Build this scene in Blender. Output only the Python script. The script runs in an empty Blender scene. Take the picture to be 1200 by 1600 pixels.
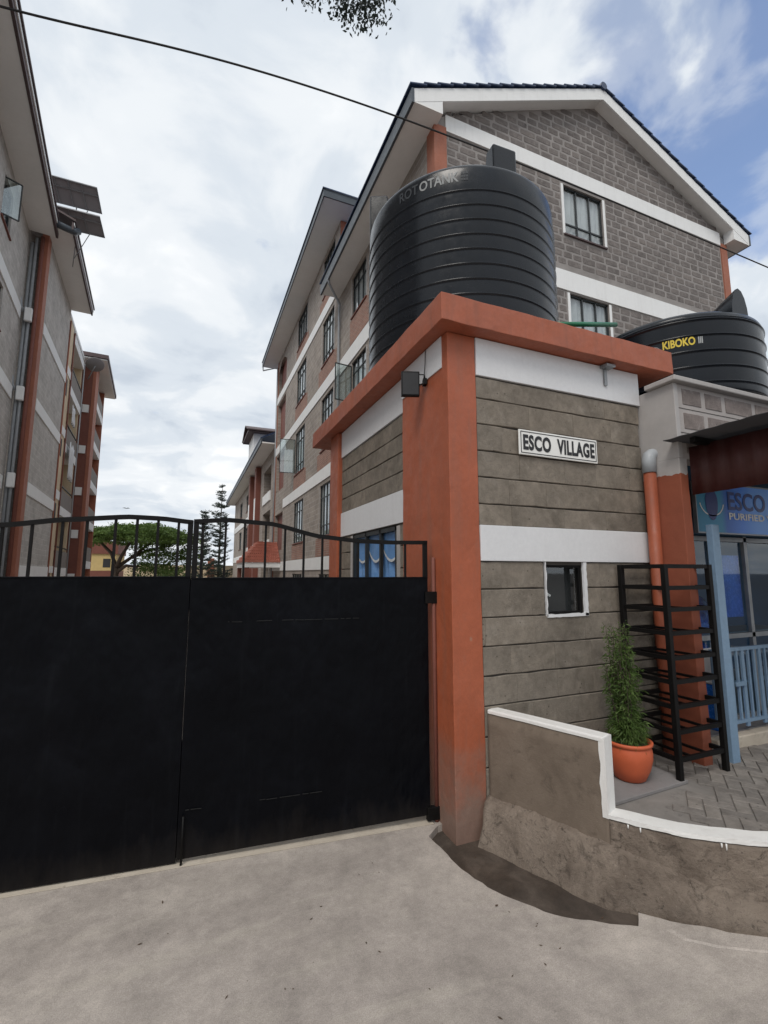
import bpy, bmesh, math, random
from mathutils import Vector, Matrix, noise
random.seed(7)
R = math.radians
sc = bpy.context.scene
COL = sc.collection

# ------------------------------------------------------------------ camera
cam_d = bpy.data.cameras.new('camera')
cam_d.sensor_fit = 'VERTICAL'; cam_d.sensor_height = 32.0
cam_d.lens = 724.0 / 1600.0 * 32.0
cam_d.clip_start = 0.05; cam_d.clip_end = 3000
cam = bpy.data.objects.new('camera', cam_d); COL.objects.link(cam)
cam.location = (0, 0, 2.0)
cam.rotation_euler = (R(90 + 7.475), 0, R(-22.67))
sc.camera = cam
sc.render.resolution_x = 768; sc.render.resolution_y = 1024

# ------------------------------------------------------------------ sky, sun, exposure
SUN_EL, SUN_AZ = 52.0, 224.0          # azimuth clockwise from +Y (behind the camera, to the left)
world = bpy.data.worlds.new('World'); sc.world = world; world.use_nodes = True
wn, wl = world.node_tree.nodes, world.node_tree.links
wn.clear()
def W(t, **kw):
    n = wn.new(t)
    for k, v in kw.items():
        if k in n.inputs.keys(): n.inputs[k].default_value = v
        else: setattr(n, k, v)
    return n
w_out = W('ShaderNodeOutputWorld'); w_bg = W('ShaderNodeBackground'); w_bg.inputs['Strength'].default_value = 0.14
w_sky = W('ShaderNodeTexSky'); w_sky.sky_type = 'NISHITA'; w_sky.sun_disc = False
w_sky.sun_elevation = R(SUN_EL); w_sky.sun_rotation = R(SUN_AZ); w_sky.dust_density = 1.5; w_sky.air_density = 1.0; w_sky.ozone_density = 3.0
w_tc = W('ShaderNodeTexCoord')
w_sep = W('ShaderNodeSeparateXYZ'); wl.new(w_tc.outputs['Generated'], w_sep.inputs[0])
def WM(op, a, b=None, c=None, clamp=False):
    n = W('ShaderNodeMath'); n.operation = op; n.use_clamp = clamp
    for i, v in enumerate((a, b, c)):
        if v is None: continue
        if isinstance(v, (int, float)): n.inputs[i].default_value = v
        else: wl.new(v, n.inputs[i])
    return n.outputs[0]
zz = WM('MAXIMUM', w_sep.outputs['Z'], 0.0)
den = WM('ADD', zz, 0.22)
px = WM('DIVIDE', w_sep.outputs['X'], den); py = WM('DIVIDE', w_sep.outputs['Y'], den)
w_cmb = W('ShaderNodeCombineXYZ'); wl.new(px, w_cmb.inputs[0]); wl.new(py, w_cmb.inputs[1])
w_cmb.inputs[2].default_value = 3.7
def WNOISE(scale, detail, rough, dist=0.0, off=(0, 0, 0)):
    m = W('ShaderNodeMapping'); m.inputs['Location'].default_value = off
    wl.new(w_cmb.outputs[0], m.inputs['Vector'])
    n = W('ShaderNodeTexNoise'); n.inputs['Scale'].default_value = scale; n.inputs['Detail'].default_value = detail
    n.inputs['Roughness'].default_value = rough; n.inputs['Distortion'].default_value = dist
    wl.new(m.outputs[0], n.inputs['Vector'])
    return n.outputs['Fac']
def WRAMP(fac, stops):
    r = W('ShaderNodeValToRGB'); r.color_ramp.interpolation = 'EASE'
    e = r.color_ramp.elements
    e[0].position, e[0].color = stops[0][0], (*stops[0][1], 1); e[1].position, e[1].color = stops[-1][0], (*stops[-1][1], 1)
    for p, c in stops[1:-1]:
        q = e.new(p); q.color = (*c, 1)
    wl.new(fac, r.inputs['Fac']); return r.outputs['Color']
# a wide break in the overcast (a big blue region) towards +X, ragged by noise
dx_ = WM('SUBTRACT', px, 0.83); dy_ = WM('SUBTRACT', py, 0.24)
dist = WM('SQRT', WM('ADD', WM('MULTIPLY', dx_, dx_), WM('MULTIPLY', dy_, dy_)))
lobe = WM('SUBTRACT', 1.0, WM('DIVIDE', dist, 0.72), clamp=True)
rag = WNOISE(4.6, 8, 0.50, 0.25, (2.0, 6.1, 0))
cov = WM('ADD', WM('MULTIPLY', WM('SUBTRACT', rag, 0.5), 3.4), WM('SUBTRACT', 1.48, WM('MULTIPLY', lobe, 1.78)))
mask = WRAMP(cov, [(0.08, (0.12,) * 3), (0.42, (0.40,) * 3), (0.80, (1, 1, 1))])
shade = WNOISE(3.4, 8, 0.52, 0.35, (0.6, 2.2, 0))
cloud = WRAMP(shade, [(0.27, (3.7, 4.15, 4.75)), (0.43, (4.75, 5.15, 5.6)), (0.56, (5.7, 5.95, 6.2)), (0.72, (6.7, 6.8, 6.9))])
w_mix = W('ShaderNodeMix'); w_mix.data_type = 'RGBA'
w_tint = W('ShaderNodeMix'); w_tint.data_type = 'RGBA'; w_tint.blend_type = 'MULTIPLY'; w_tint.inputs['Factor'].default_value = 1.0
wl.new(w_sky.outputs[0], w_tint.inputs['A']); w_tint.inputs['B'].default_value = (1.22, 1.28, 1.38, 1)
wl.new(mask, w_mix.inputs['Factor']); wl.new(w_tint.outputs['Result'], w_mix.inputs['A']); wl.new(cloud, w_mix.inputs['B'])
wl.new(w_mix.outputs['Result'], w_bg.inputs['Color']); wl.new(w_bg.outputs[0], w_out.inputs['Surface'])

sun_d = bpy.data.lights.new('sun', 'SUN'); sun_d.energy = 1.5; sun_d.angle = R(24); sun_d.color = (1.0, 0.95, 0.88)
sun = bpy.data.objects.new('sun', sun_d); COL.objects.link(sun)
sd = Vector((math.sin(R(SUN_AZ)) * math.cos(R(SUN_EL)), math.cos(R(SUN_AZ)) * math.cos(R(SUN_EL)), math.sin(R(SUN_EL))))
sun.rotation_euler = (-sd).to_track_quat('-Z', 'Y').to_euler()
sun.location = sd * 60
sc.view_settings.view_transform = 'Standard'; sc.view_settings.look = 'None'
sc.view_settings.exposure = 0.14; sc.view_settings.gamma = 1.0; sc.view_settings.use_curve_mapping = False

# ------------------------------------------------------------------ material helpers
class NT:
    def __init__(s, name):
        s.m = bpy.data.materials.new(name); s.m.use_nodes = True
        s.n, s.l = s.m.node_tree.nodes, s.m.node_tree.links
        s.b = s.n['Principled BSDF']; s.tc = s.n.new('ShaderNodeTexCoord')
    def new(s, t): return s.n.new(t)
    def coord(s, kind='Object', scale=(1, 1, 1), loc=(0, 0, 0), rot=(0, 0, 0)):
        m = s.new('ShaderNodeMapping'); m.inputs['Scale'].default_value = scale; m.inputs['Location'].default_value = loc
        m.inputs['Rotation'].default_value = rot
        s.l.new(s.tc.outputs[kind], m.inputs['Vector']); return m.outputs[0]
    def world(s, scale=(1, 1, 1)):
        g = s.new('ShaderNodeNewGeometry'); m = s.new('ShaderNodeMapping'); m.inputs['Scale'].default_value = scale
        s.l.new(g.outputs['Position'], m.inputs['Vector']); return m.outputs[0]
    def noise(s, vec, scale, detail=5, rough=0.6, dist=0.0):
        n = s.new('ShaderNodeTexNoise'); n.inputs['Scale'].default_value = scale; n.inputs['Detail'].default_value = detail
        n.inputs['Roughness'].default_value = rough; n.inputs['Distortion'].default_value = dist
        s.l.new(vec, n.inputs['Vector']); return n.outputs['Fac']
    def voro(s, vec, scale, feat='F1'):
        n = s.new('ShaderNodeTexVoronoi'); n.feature = feat; n.inputs['Scale'].default_value = scale
        s.l.new(vec, n.inputs['Vector']); return n.outputs['Distance']
    def ramp(s, fac, stops, interp='LINEAR'):
        r = s.new('ShaderNodeValToRGB'); e = r.color_ramp.elements; r.color_ramp.interpolation = interp
        def c4(c): return (c, c, c, 1) if isinstance(c, (int, float)) else (*c, 1)
        e[0].position, e[0].color = stops[0][0], c4(stops[0][1]); e[1].position, e[1].color = stops[-1][0], c4(stops[-1][1])
        for p, c in stops[1:-1]:
            q = e.new(p); q.color = c4(c)
        s.l.new(fac, r.inputs['Fac']); return r.outputs['Color']
    def mix(s, fac, a, b, mode='MIX'):
        n = s.new('ShaderNodeMix'); n.data_type = 'RGBA'; n.blend_type = mode
        for k, v in (('Factor', fac), ('A', a), ('B', b)):
            if isinstance(v, (int, float)): n.inputs[k].default_value = v if k == 'Factor' else (v, v, v, 1)
            elif isinstance(v, tuple): n.inputs[k].default_value = (*v, 1)
            else: s.l.new(v, n.inputs[k])
        return n.outputs['Result']
    def math(s, op, a, b=0.0, clamp=False):
        n = s.new('ShaderNodeMath'); n.operation = op; n.use_clamp = clamp
        for i, v in enumerate((a, b)):
            if isinstance(v, (int, float)): n.inputs[i].default_value = v
            else: s.l.new(v, n.inputs[i])
        return n.outputs[0]
    def set(s, k, v):
        if isinstance(v, (int, float)): s.b.inputs[k].default_value = v
        elif isinstance(v, tuple): s.b.inputs[k].default_value = (*v, 1)
        else: s.l.new(v, s.b.inputs[k])
    def bump(s, h, strength=0.4, dist=0.01):
        b = s.new('ShaderNodeBump'); b.inputs['Strength'].default_value = strength; b.inputs['Distance'].default_value = dist
        s.l.new(h, b.inputs['Height']); s.l.new(b.outputs[0], s.b.inputs['Normal'])
    def objrand(s): return s.new('ShaderNodeObjectInfo').outputs['Random']
    def randshift(s, vec, k=37.0):
        r = s.objrand(); m = s.math('MULTIPLY', r, k); c = s.new('ShaderNodeCombineXYZ')
        for i in range(3): s.l.new(m, c.inputs[i])
        a = s.new('ShaderNodeVectorMath'); s.l.new(vec, a.inputs[0]); s.l.new(c.outputs[0], a.inputs[1]); return a.outputs[0]
    def sepz(s, vec, i=2):
        n = s.new('ShaderNodeSeparateXYZ'); s.l.new(vec, n.inputs[0]); return n.outputs[i]
def mul(c, k): return tuple(max(0, v * k) for v in c)
M = {}
def plain(name, base, rough=0.6, scale=3.0, var=0.12, bump=0.15, bscale=40.0, metal=0.0, dist=0.004, spec=None):
    t = NT(name); w = t.world()
    f = t.noise(w, scale, 6, 0.65)
    t.set('Base Color', t.ramp(f, [(0.25, mul(base, 1 - var)), (0.5, base), (0.75, mul(base, 1 + var))]))
    t.set('Roughness', t.ramp(t.noise(w, scale * 4, 4), [(0.3, max(0.02, rough - 0.08)), (0.7, min(1, rough + 0.08))]))
    t.set('Metallic', metal)
    if spec is not None: t.set('Specular IOR Level', spec)
    if bump: t.bump(t.noise(w, bscale, 5), bump, dist)
    M[name] = t.m; return t

# concrete driveway: blotches, pale dusty patches, trowel grain, small dark specks
t = NT('driveway_concrete'); w = t.world()
big = t.noise(w, 0.75, 6, 0.62, 0.6); mid = t.noise(w, 3.1, 7, 0.65, 0.3); fine = t.noise(w, 55, 6, 0.7)
c = t.ramp(big, [(0.30, (0.285, 0.250, 0.222)), (0.47, (0.365, 0.322, 0.288)), (0.60, (0.435, 0.386, 0.343)), (0.74, (0.53, 0.468, 0.40))])
c = t.mix(0.55, c, t.ramp(mid, [(0.28, 0.34), (0.5, 0.5), (0.74, 0.68)]), 'OVERLAY')
c = t.mix(0.35, c, t.ramp(fine, [(0.3, 0.35), (0.7, 0.62)]), 'OVERLAY')
sw = t.noise(t.world((0.35, 2.2, 1)), 2.4, 6, 0.65, 0.8)
c = t.mix(t.ramp(sw, [(0.52, 0.0), (0.66, 0.45)]), c, (0.44, 0.395, 0.34))
pat = t.noise(w, 1.9, 8, 0.7, 1.2)
c = t.mix(t.ramp(pat, [(0.57, 0.0), (0.70, 0.30)]), c, (0.215, 0.192, 0.172))
grit = t.noise(w, 170, 4, 0.8); c = t.mix(0.75, c, t.ramp(grit, [(0.3, 0.28), (0.5, 0.5), (0.7, 0.70)]), 'OVERLAY'); c = t.mix(0.5, c, t.ramp(t.noise(w, 14, 8, 0.72, 0.3), [(0.3, 0.36), (0.5, 0.5), (0.7, 0.63)]), 'OVERLAY')
sp = t.voro(t.world(), 9.0); c = t.mix(t.ramp(sp, [(0.022, 0.7), (0.04, 0.0)]), c, (0.15, 0.12, 0.10))
t.set('Base Color', c); t.set('Roughness', t.ramp(mid, [(0.3, 0.74), (0.7, 0.92)]))
h = t.mix(0.5, t.ramp(fine, [(0, 0), (1, 1)]), t.ramp(mid, [(0, 0), (1, 1)])); t.bump(h, 0.55, 0.010)
M['driveway'] = t.m
plain('soil', (0.075, 0.06, 0.05), 0.85, 2.0, 0.35, 0.6, 25, dist=0.02)
# wet grit in the gutter
t = NT('gutter_silt'); w = t.world(); f = t.noise(w, 4.5, 8, 0.7, 0.5)
t.set('Base Color', t.ramp(f, [(0.3, (0.036, 0.027, 0.021)), (0.5, (0.066, 0.050, 0.039)), (0.7, (0.115, 0.090, 0.072))]))
t.set('Roughness', t.ramp(t.noise(w, 2.2, 4), [(0.35, 0.45), (0.6, 0.85)])); t.bump(t.noise(w, 60, 6, 0.7), 0.5, 0.01); M['gutter'] = t.m

def paint(name, base, dirt=(0.26, 0.22, 0.19), dirt_z=None, rough=0.62, fade=0.10, streak=0.25, chips=None):
    t = NT(name); w = t.world()
    f = t.noise(w, 1.7, 6, 0.6, 0.4)
    c = t.ramp(f, [(0.28, mul(base, 1 - fade)), (0.5, base), (0.72, mul(base, 1 + fade))])
    st = t.noise(t.world((5.0, 5.0, 0.45)), 2.0, 6, 0.65)
    c = t.mix(t.math('MULTIPLY', t.ramp(st, [(0.52, 0.0), (0.75, 1.0)]), streak), c, mul(dirt, 0.8))
    c = t.mix(t.math('MULTIPLY', t.ramp(t.noise(w, 7, 7, 0.7), [(0.58, 0.0), (0.72, 1.0)]), streak * 0.6), c, dirt)
    if dirt_z:   # splash-back dust with its own ragged edge
        z = t.sepz(w); e = t.math('ADD', z, t.math('MULTIPLY', t.math('SUBTRACT', t.noise(w, 3.2, 7, 0.7), 0.5), dirt_z * 1.6))
        k = t.ramp(t.math('DIVIDE', e, dirt_z), [(0.15, 0.85), (0.5, 0.5), (1.0, 0.0)])
        c = t.mix(k, c, dirt)
    if chips:
        c = t.mix(t.ramp(t.voro(t.world((1, 1, 0.7)), chips[0]), [(0.035, 0.9), (0.06, 0.0)]), c, chips[1])
    c = t.mix(0.30, c, t.ramp(t.noise(w, 26, 7, 0.75), [(0.3, 0.34), (0.5, 0.5), (0.7, 0.66)]), 'OVERLAY')
    t.set('Base Color', c); t.set('Roughness', t.ramp(t.noise(w, 9, 5), [(0.3, rough - 0.1), (0.7, rough + 0.12)]))
    hh = t.mix(0.5, t.ramp(t.noise(w, 120, 4), [(0, 0), (1, 1)]), t.ramp(t.noise(w, 9, 5), [(0, 0), (1, 1)]))
    t.bump(hh, 0.38, 0.008); M[name] = t.m
paint('orange_paint', (0.368, 0.096, 0.043), (0.21, 0.155, 0.125), 0.75, 0.5, 0.13, 0.30, (3.1, (0.34, 0.17, 0.11)))
paint('orange_cornice', (0.362, 0.102, 0.052), (0.16, 0.075, 0.05), None, 0.6, 0.10, 0.35)
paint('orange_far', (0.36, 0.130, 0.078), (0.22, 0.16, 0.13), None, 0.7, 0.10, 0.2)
paint('pipe_orange_shaded', (0.30, 0.075, 0.034), (0.15, 0.08, 0.06), None, 0.55, 0.12, 0.3)  # darker copy of the orange, canopy shade put into the colour
paint('brown_paint', (0.20, 0.068, 0.048), (0.12, 0.08, 0.06), None, 0.7, 0.10, 0.2)
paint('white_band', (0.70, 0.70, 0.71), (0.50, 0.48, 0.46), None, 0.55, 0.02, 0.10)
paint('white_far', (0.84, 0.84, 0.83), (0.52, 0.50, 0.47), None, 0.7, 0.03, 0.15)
paint('soffit_white', (0.86, 0.85, 0.83), (0.6, 0.58, 0.55), None, 0.7, 0.03, 0.1)
paint('coping_white', (0.78, 0.765, 0.74), (0.34, 0.29, 0.25), None, 0.6, 0.04, 0.16)
paint('cream_paint', (0.66, 0.53, 0.36), (0.35, 0.26, 0.18), None, 0.75, 0.08, 0.25)
paint('yellow_paint', (0.62, 0.46, 0.20), (0.40, 0.3, 0.18), None, 0.75, 0.08, 0.25)
paint('grey_plaster', (0.40, 0.375, 0.36), (0.26, 0.235, 0.215), None, 0.85, 0.08, 0.3)
paint('blue_paint', (0.19, 0.29, 0.41), (0.14, 0.2, 0.28), None, 0.5, 0.06, 0.15)
paint('red_sheet', (0.060, 0.014, 0.012), (0.12, 0.07, 0.06), None, 0.5, 0.18, 0.4)
paint('parapet_grey', (0.25, 0.225, 0.205), (0.15, 0.13, 0.115), None, 0.85, 0.08, 0.25)

# dressed stone blocks: per-block tone, stains, lime smears, pits
def stone(name, base, var=0.22, smear=(0.40, 0.38, 0.355), smear_k=0.35, stain=0.6):
    t = NT(name); w = t.world(); o = t.randshift(w)
    r = t.objrand()
    c = t.mix(0.5, t.ramp(r, [(0, mul(base, 1 - var)), (0.5, base), (1, mul((base[0] * 1.02, base[1], base[2] * 0.97), 1 + var))]),
              t.ramp(t.noise(o, 3.0, 6, 0.65, 0.4), [(0.28, mul(base, 0.50)), (0.5, base), (0.72, mul(base, 1.5))]))
    c = t.mix(t.math('MULTIPLY', t.ramp(t.noise(o, 6.5, 8, 0.72, 0.8), [(0.54, 0), (0.70, 1)]), smear_k), c, smear)
    c = t.mix(t.math('MULTIPLY', t.ramp(t.noise(w, 1.6, 7, 0.7, 0.5), [(0.52, 0), (0.68, 1)]), stain), c, mul(base, 0.45))
    c = t.mix(t.ramp(t.voro(o, 11), [(0.05, 0.8), (0.10, 0.0)]), c, mul(base, 0.35))
    c = t.mix(0.55, c, t.ramp(t.noise(o, 13, 8, 0.75, 0.3), [(0.28, 0.26), (0.5, 0.5), (0.72, 0.72)]), 'OVERLAY')
    t.set('Base Color', c); t.set('Roughness', 0.9); t.set('Specular IOR Level', 0.25)
    hh = t.mix(0.45, t.ramp(t.noise(o, 75, 6, 0.75), [(0, 0), (1, 1)]), t.ramp(t.noise(o, 11, 7, 0.7), [(0, 0), (1, 1)]))
    t.bump(hh, 0.85, 0.014); M[name] = t.m
stone('gatehouse_stone', (0.215, 0.185, 0.152), 0.06, (0.33, 0.295, 0.255), 0.40, 0.55)
stone('gable_stone', (0.190, 0.168, 0.158), 0.20, (0.28, 0.255, 0.24), 0.55, 0.2)
stone('parapet_stone', (0.22, 0.185, 0.172), 0.2, (0.40, 0.365, 0.345), 0.6, 0.2)
stone('paver_stone', (0.225, 0.205, 0.188), 0.22, (0.33, 0.31, 0.29), 0.4, 0.3)
plain('mortar_light', (0.285, 0.262, 0.248), 0.92, 2.2, 0.25, 0.5, 45, dist=0.01)
plain('mortar_dark', (0.060, 0.052, 0.046), 0.95, 5.0, 0.3, 0.5, 45, dist=0.01)
plain('mortar_white', (0.385, 0.35, 0.332), 0.92, 3.5, 0.12, 0.4, 45, dist=0.01)
# rendered low wall: dried cement with darker damp foot
def render_mat(name, a, b_, c_, rough=0.92, b=0.6):
    t = NT(name); w = t.world(); f = t.noise(w, 2.6, 8, 0.68, 0.5)
    c = t.ramp(f, [(0.28, a), (0.5, b_), (0.72, c_)])
    c = t.mix(t.math('MULTIPLY', t.ramp(t.noise(w, 9, 8, 0.7, 0.6), [(0.55, 0), (0.7, 1)]), 0.6), c, mul(a, 0.6))
    if b > 0.8:
        c = t.mix(t.ramp(t.noise(w, 16, 9, 0.78, 0.9), [(0.56, 0.0), (0.64, 0.75)]), c, mul(a, 0.38))
        c = t.mix(t.ramp(t.noise(w, 5.5, 9, 0.75, 1.2), [(0.57, 0.0), (0.66, 0.6)]), c, mul(a, 0.5))
        c = t.mix(t.ramp(t.noise(t.world((1, 1, 1.7)), 22, 8, 0.75, 0.5), [(0.60, 0.0), (0.70, 0.55)]), c, mul(c_, 1.3))
    t.set('Base Color', c); t.set('Roughness', rough)
    t.bump(t.mix(0.5, t.ramp(t.noise(w, 40, 7, 0.75), [(0, 0), (1, 1)]), t.ramp(t.noise(w, 8, 6), [(0, 0), (1, 1)])), min(1.0, b), 0.05 if b > 0.8 else 0.02); M[name] = t.m
render_mat('wall_render', (0.132, 0.101, 0.076), (0.178, 0.138, 0.105), (0.213, 0.168, 0.131), b=0.5)
render_mat('rough_render', (0.135, 0.102, 0.079), (0.275, 0.22, 0.175), (0.39, 0.32, 0.26), b=1.0)
render_mat('paver_grey', (0.165, 0.150, 0.138), (0.22, 0.203, 0.188), (0.275, 0.255, 0.235), b=0.4)
render_mat('slab_grey', (0.20, 0.188, 0.185), (0.235, 0.222, 0.22), (0.27, 0.255, 0.25), b=0.25)
render_mat('step_cream', (0.42, 0.36, 0.29), (0.50, 0.44, 0.36), (0.56, 0.50, 0.42), b=0.25)

# courses too far away to pick apart: stone and brick as a material
def masonry(name, c1, c2, mortar, axis, bw=0.42, rh=0.21, ms=0.018, bump=0.5):
    t = NT(name); sp_ = t.new('ShaderNodeSeparateXYZ'); t.l.new(t.tc.outputs['Object'], sp_.inputs[0])
    cb = t.new('ShaderNodeCombineXYZ'); t.l.new(sp_.outputs[axis], cb.inputs[0]); t.l.new(sp_.outputs[2], cb.inputs[1])
    br = t.new('ShaderNodeTexBrick'); t.l.new(cb.outputs[0], br.inputs['Vector'])
    br.inputs['Color1'].default_value = (*c1, 1); br.inputs['Color2'].default_value = (*c2, 1); br.inputs['Mortar'].default_value = (*mortar, 1)
    br.inputs['Scale'].default_value = 1.0; br.inputs['Brick Width'].default_value = bw; br.inputs['Row Height'].default_value = rh
    br.inputs['Mortar Size'].default_value = ms; br.inputs['Mortar Smooth'].default_value = 0.4; br.inputs['Bias'].default_value = 0.0
    w = t.world()
    c = t.mix(0.6, br.outputs['Color'], t.ramp(t.noise(w, 1.4, 8, 0.7, 0.4), [(0.28, 0.30), (0.5, 0.5), (0.72, 0.68)]), 'OVERLAY')
    c = t.mix(0.5, c, t.ramp(t.noise(w, 9, 6, 0.7), [(0.3, 0.36), (0.7, 0.62)]), 'OVERLAY')
    t.set('Base Color', c); t.set('Roughness', 0.92)
    hh = t.mix(0.4, t.ramp(t.noise(w, 30, 6, 0.7), [(0, 0), (1, 1)]), t.ramp(br.outputs['Fac'], [(0, 1), (1, 0)])); t.bump(hh, bump, 0.02); M[name] = t.m
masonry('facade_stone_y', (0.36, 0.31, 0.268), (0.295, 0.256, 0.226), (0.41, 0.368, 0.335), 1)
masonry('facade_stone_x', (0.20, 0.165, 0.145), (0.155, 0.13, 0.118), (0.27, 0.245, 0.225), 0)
masonry('brick_panel_y', (0.36, 0.185, 0.135), (0.29, 0.155, 0.118), (0.36, 0.29, 0.25), 1, 0.25, 0.085, 0.012)
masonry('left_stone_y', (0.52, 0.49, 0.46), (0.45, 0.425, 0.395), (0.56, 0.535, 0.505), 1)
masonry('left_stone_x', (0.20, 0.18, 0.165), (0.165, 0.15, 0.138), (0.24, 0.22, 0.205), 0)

# black gate paint on oil-canned sheet
t = NT('gate_black'); w = t.world()
t.set('Base Color', t.ramp(t.noise(w, 2.0, 7, 0.65, 0.4), [(0.3, (0.0010, 0.0013, 0.0024)), (0.55, (0.0018, 0.0022, 0.0038)), (0.72, (0.0036, 0.0042, 0.0065))]))
t.set('Roughness', t.ramp(t.noise(w, 3.3, 6, 0.65), [(0.3, 0.26), (0.7, 0.52)])); t.set('Specular IOR Level', 0.11)
gz = t.math('ADD', t.sepz(w), t.math('MULTIPLY', t.math('SUBTRACT', t.noise(t.world((1, 1, .35)), 5, 7, 0.7), 0.5), 0.55))
gcol = t.b.inputs['Base Color'].links[0].from_socket
gd = t.mix(t.math('MULTIPLY', t.ramp(gz, [(0.0, 1.0), (0.22, 0.0)]), 0.22), gcol, (0.055, 0.045, 0.037)); gd = t.mix(t.math('MULTIPLY', t.ramp(t.noise(t.world((9, 9, .5)), 1.6, 6, 0.7), [(0.56, 0), (0.75, 1)]), 0.05), gd, (0.05, 0.055, 0.065))
t.l.new(gd, t.b.inputs['Base Color'])
t.bump(t.noise(t.world((1, 1, 0.6)), 1.7, 4, 0.55), 0.85, 0.08); M['gate_black'] = t.m
plain('black_metal', (0.006, 0.0055, 0.0055), 0.5, 6, 0.3, 0.1, 60, spec=0.18)
plain('weld_bead', (0.008, 0.008, 0.008), 0.6, 30, 0.7, 0.6, 90)
plain('dark_frame', (0.022, 0.026, 0.028), 0.45, 6, 0.25, 0.0)
plain('tank_black', (0.007, 0.009, 0.013), 0.24, 2.2, 0.3, 0.10, 14, dist=0.006, spec=0.34)
plain('tank_black_gloss', (0.006, 0.008, 0.012), 0.22, 2.2, 0.25, 0.08, 14, dist=0.006, spec=0.34)
plain('roof_tile_blue', (0.020, 0.042, 0.105), 0.36, 3, 0.25, 0.3, 50)
plain('roof_tile_brown', (0.085, 0.055, 0.055), 0.6, 3, 0.25, 0.3, 50)
plain('roof_tile_red', (0.42, 0.15, 0.105), 0.7, 3, 0.25, 0.3, 50)
plain('gutter_metal', (0.060, 0.072, 0.085), 0.45, 3, 0.15, 0.0)
plain('pipe_grey', (0.35, 0.37, 0.39), 0.5, 5, 0.15, 0.0)
plain('pipe_green', (0.012, 0.155, 0.070), 0.4, 6, 0.15, 0.0)
plain('sign_white', (0.80, 0.79, 0.76), 0.45, 5, 0.05, 0.0)
plain('sign_black', (0.012, 0.012, 0.014), 0.5, 5, 0.1, 0.0)
plain('yellow_print', (0.66, 0.50, 0.045), 0.55, 20, 0.2, 0.0)
plain('grey_print', (0.36, 0.37, 0.37), 0.9, 20, 0.2, 0.0, spec=0.0)
plain('faint_print', (0.05, 0.055, 0.062), 0.6, 20, 0.3, 0.0, spec=0.3)
plain('terracotta', (0.56, 0.115, 0.045), 0.55, 5, 0.12, 0.15, 60)
plain('galvanised', (0.30, 0.31, 0.32), 0.45, 8, 0.2, 0.1, 30, 0.5)
plain('solar_back', (0.25, 0.235, 0.24), 0.6, 2, 0.1, 0.0)
plain('bark', (0.075, 0.055, 0.042), 0.9, 8, 0.35, 0.7, 25, dist=0.03)
plain('shop_dark', (0.022, 0.075, 0.14), 0.6, 2, 0.3, 0.0)
plain('white_plastic', (0.72, 0.72, 0.72), 0.4, 4, 0.05, 0.0)
plain('bottle_blue', (0.02, 0.13, 0.48), 0.25, 8, 0.35, 0.0)
plain('cloth_white', (0.70, 0.71, 0.72), 0.9, 8, 0.08, 0.2, 40)
plain('cable_black', (0.020, 0.019, 0.019), 0.6, 8, 0.1, 0.0)
plain('dry_leaf', (0.085, 0.055, 0.035), 0.85, 20, 0.4, 0.0)
plain('canopy_under', (0.05, 0.05, 0.054), 0.6, 3, 0.2, 0.1, 30)
# sign face of the water shop
t = NT('shop_sign_face'); sp_ = t.sepz(t.tc.outputs['Object'], 0)
t.set('Base Color', t.ramp(sp_, [(0.0, (0.012, 0.20, 0.36)), (0.40, (0.02, 0.25, 0.46)), (0.48, (0.02, 0.12, 0.50)), (0.75, (0.06, 0.24, 0.85)), (1.0, (0.14, 0.38, 0.95))]))
t.set('Roughness', 0.4); M['shop_sign_face'] = t.m
# window glass: thin, reflective
def glass(name, tint, mixv):
    t = NT(name); n, l = t.n, t.l
    tr = n.new('ShaderNodeBsdfTransparent'); tr.inputs[0].default_value = (*tint, 1)
    gl = n.new('ShaderNodeBsdfGlossy'); gl.inputs['Roughness'].default_value = 0.03; gl.inputs['Color'].default_value = (0.9, 0.93, 0.95, 1)
    fr = n.new('ShaderNodeLayerWeight'); fr.inputs['Blend'].default_value = 0.5
    f2 = t.math('ADD', t.math('MULTIPLY', t.math('POWER', fr.outputs['Facing'], 4.5), 0.9), mixv + 0.06, True)
    mx = n.new('ShaderNodeMixShader'); l.new(f2, mx.inputs[0]); l.new(tr.outputs[0], mx.inputs[1]); l.new(gl.outputs[0], mx.inputs[2])
    l.new(mx.outputs[0], n['Material Output'].inputs['Surface']); M[name] = t.m
glass('window_glass', (0.85, 0.88, 0.88), 0.05)
glass('curtain_glass', (0.97, 0.98, 0.98), -0.06)
glass('shop_glass', (0.55, 0.80, 0.98), 0.02)
glass('casement_glass', (0.82, 0.88, 0.87), 0.10)
plain('room_dark', (0.035, 0.036, 0.038), 0.8, 2, 0.2, 0.0)
plain('curtain_sheer', (0.52, 0.54, 0.55), 0.9, 5, 0.12, 0.0)
plain('curtain_blue', (0.13, 0.30, 0.60), 0.8, 5, 0.25, 0.0)
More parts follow.
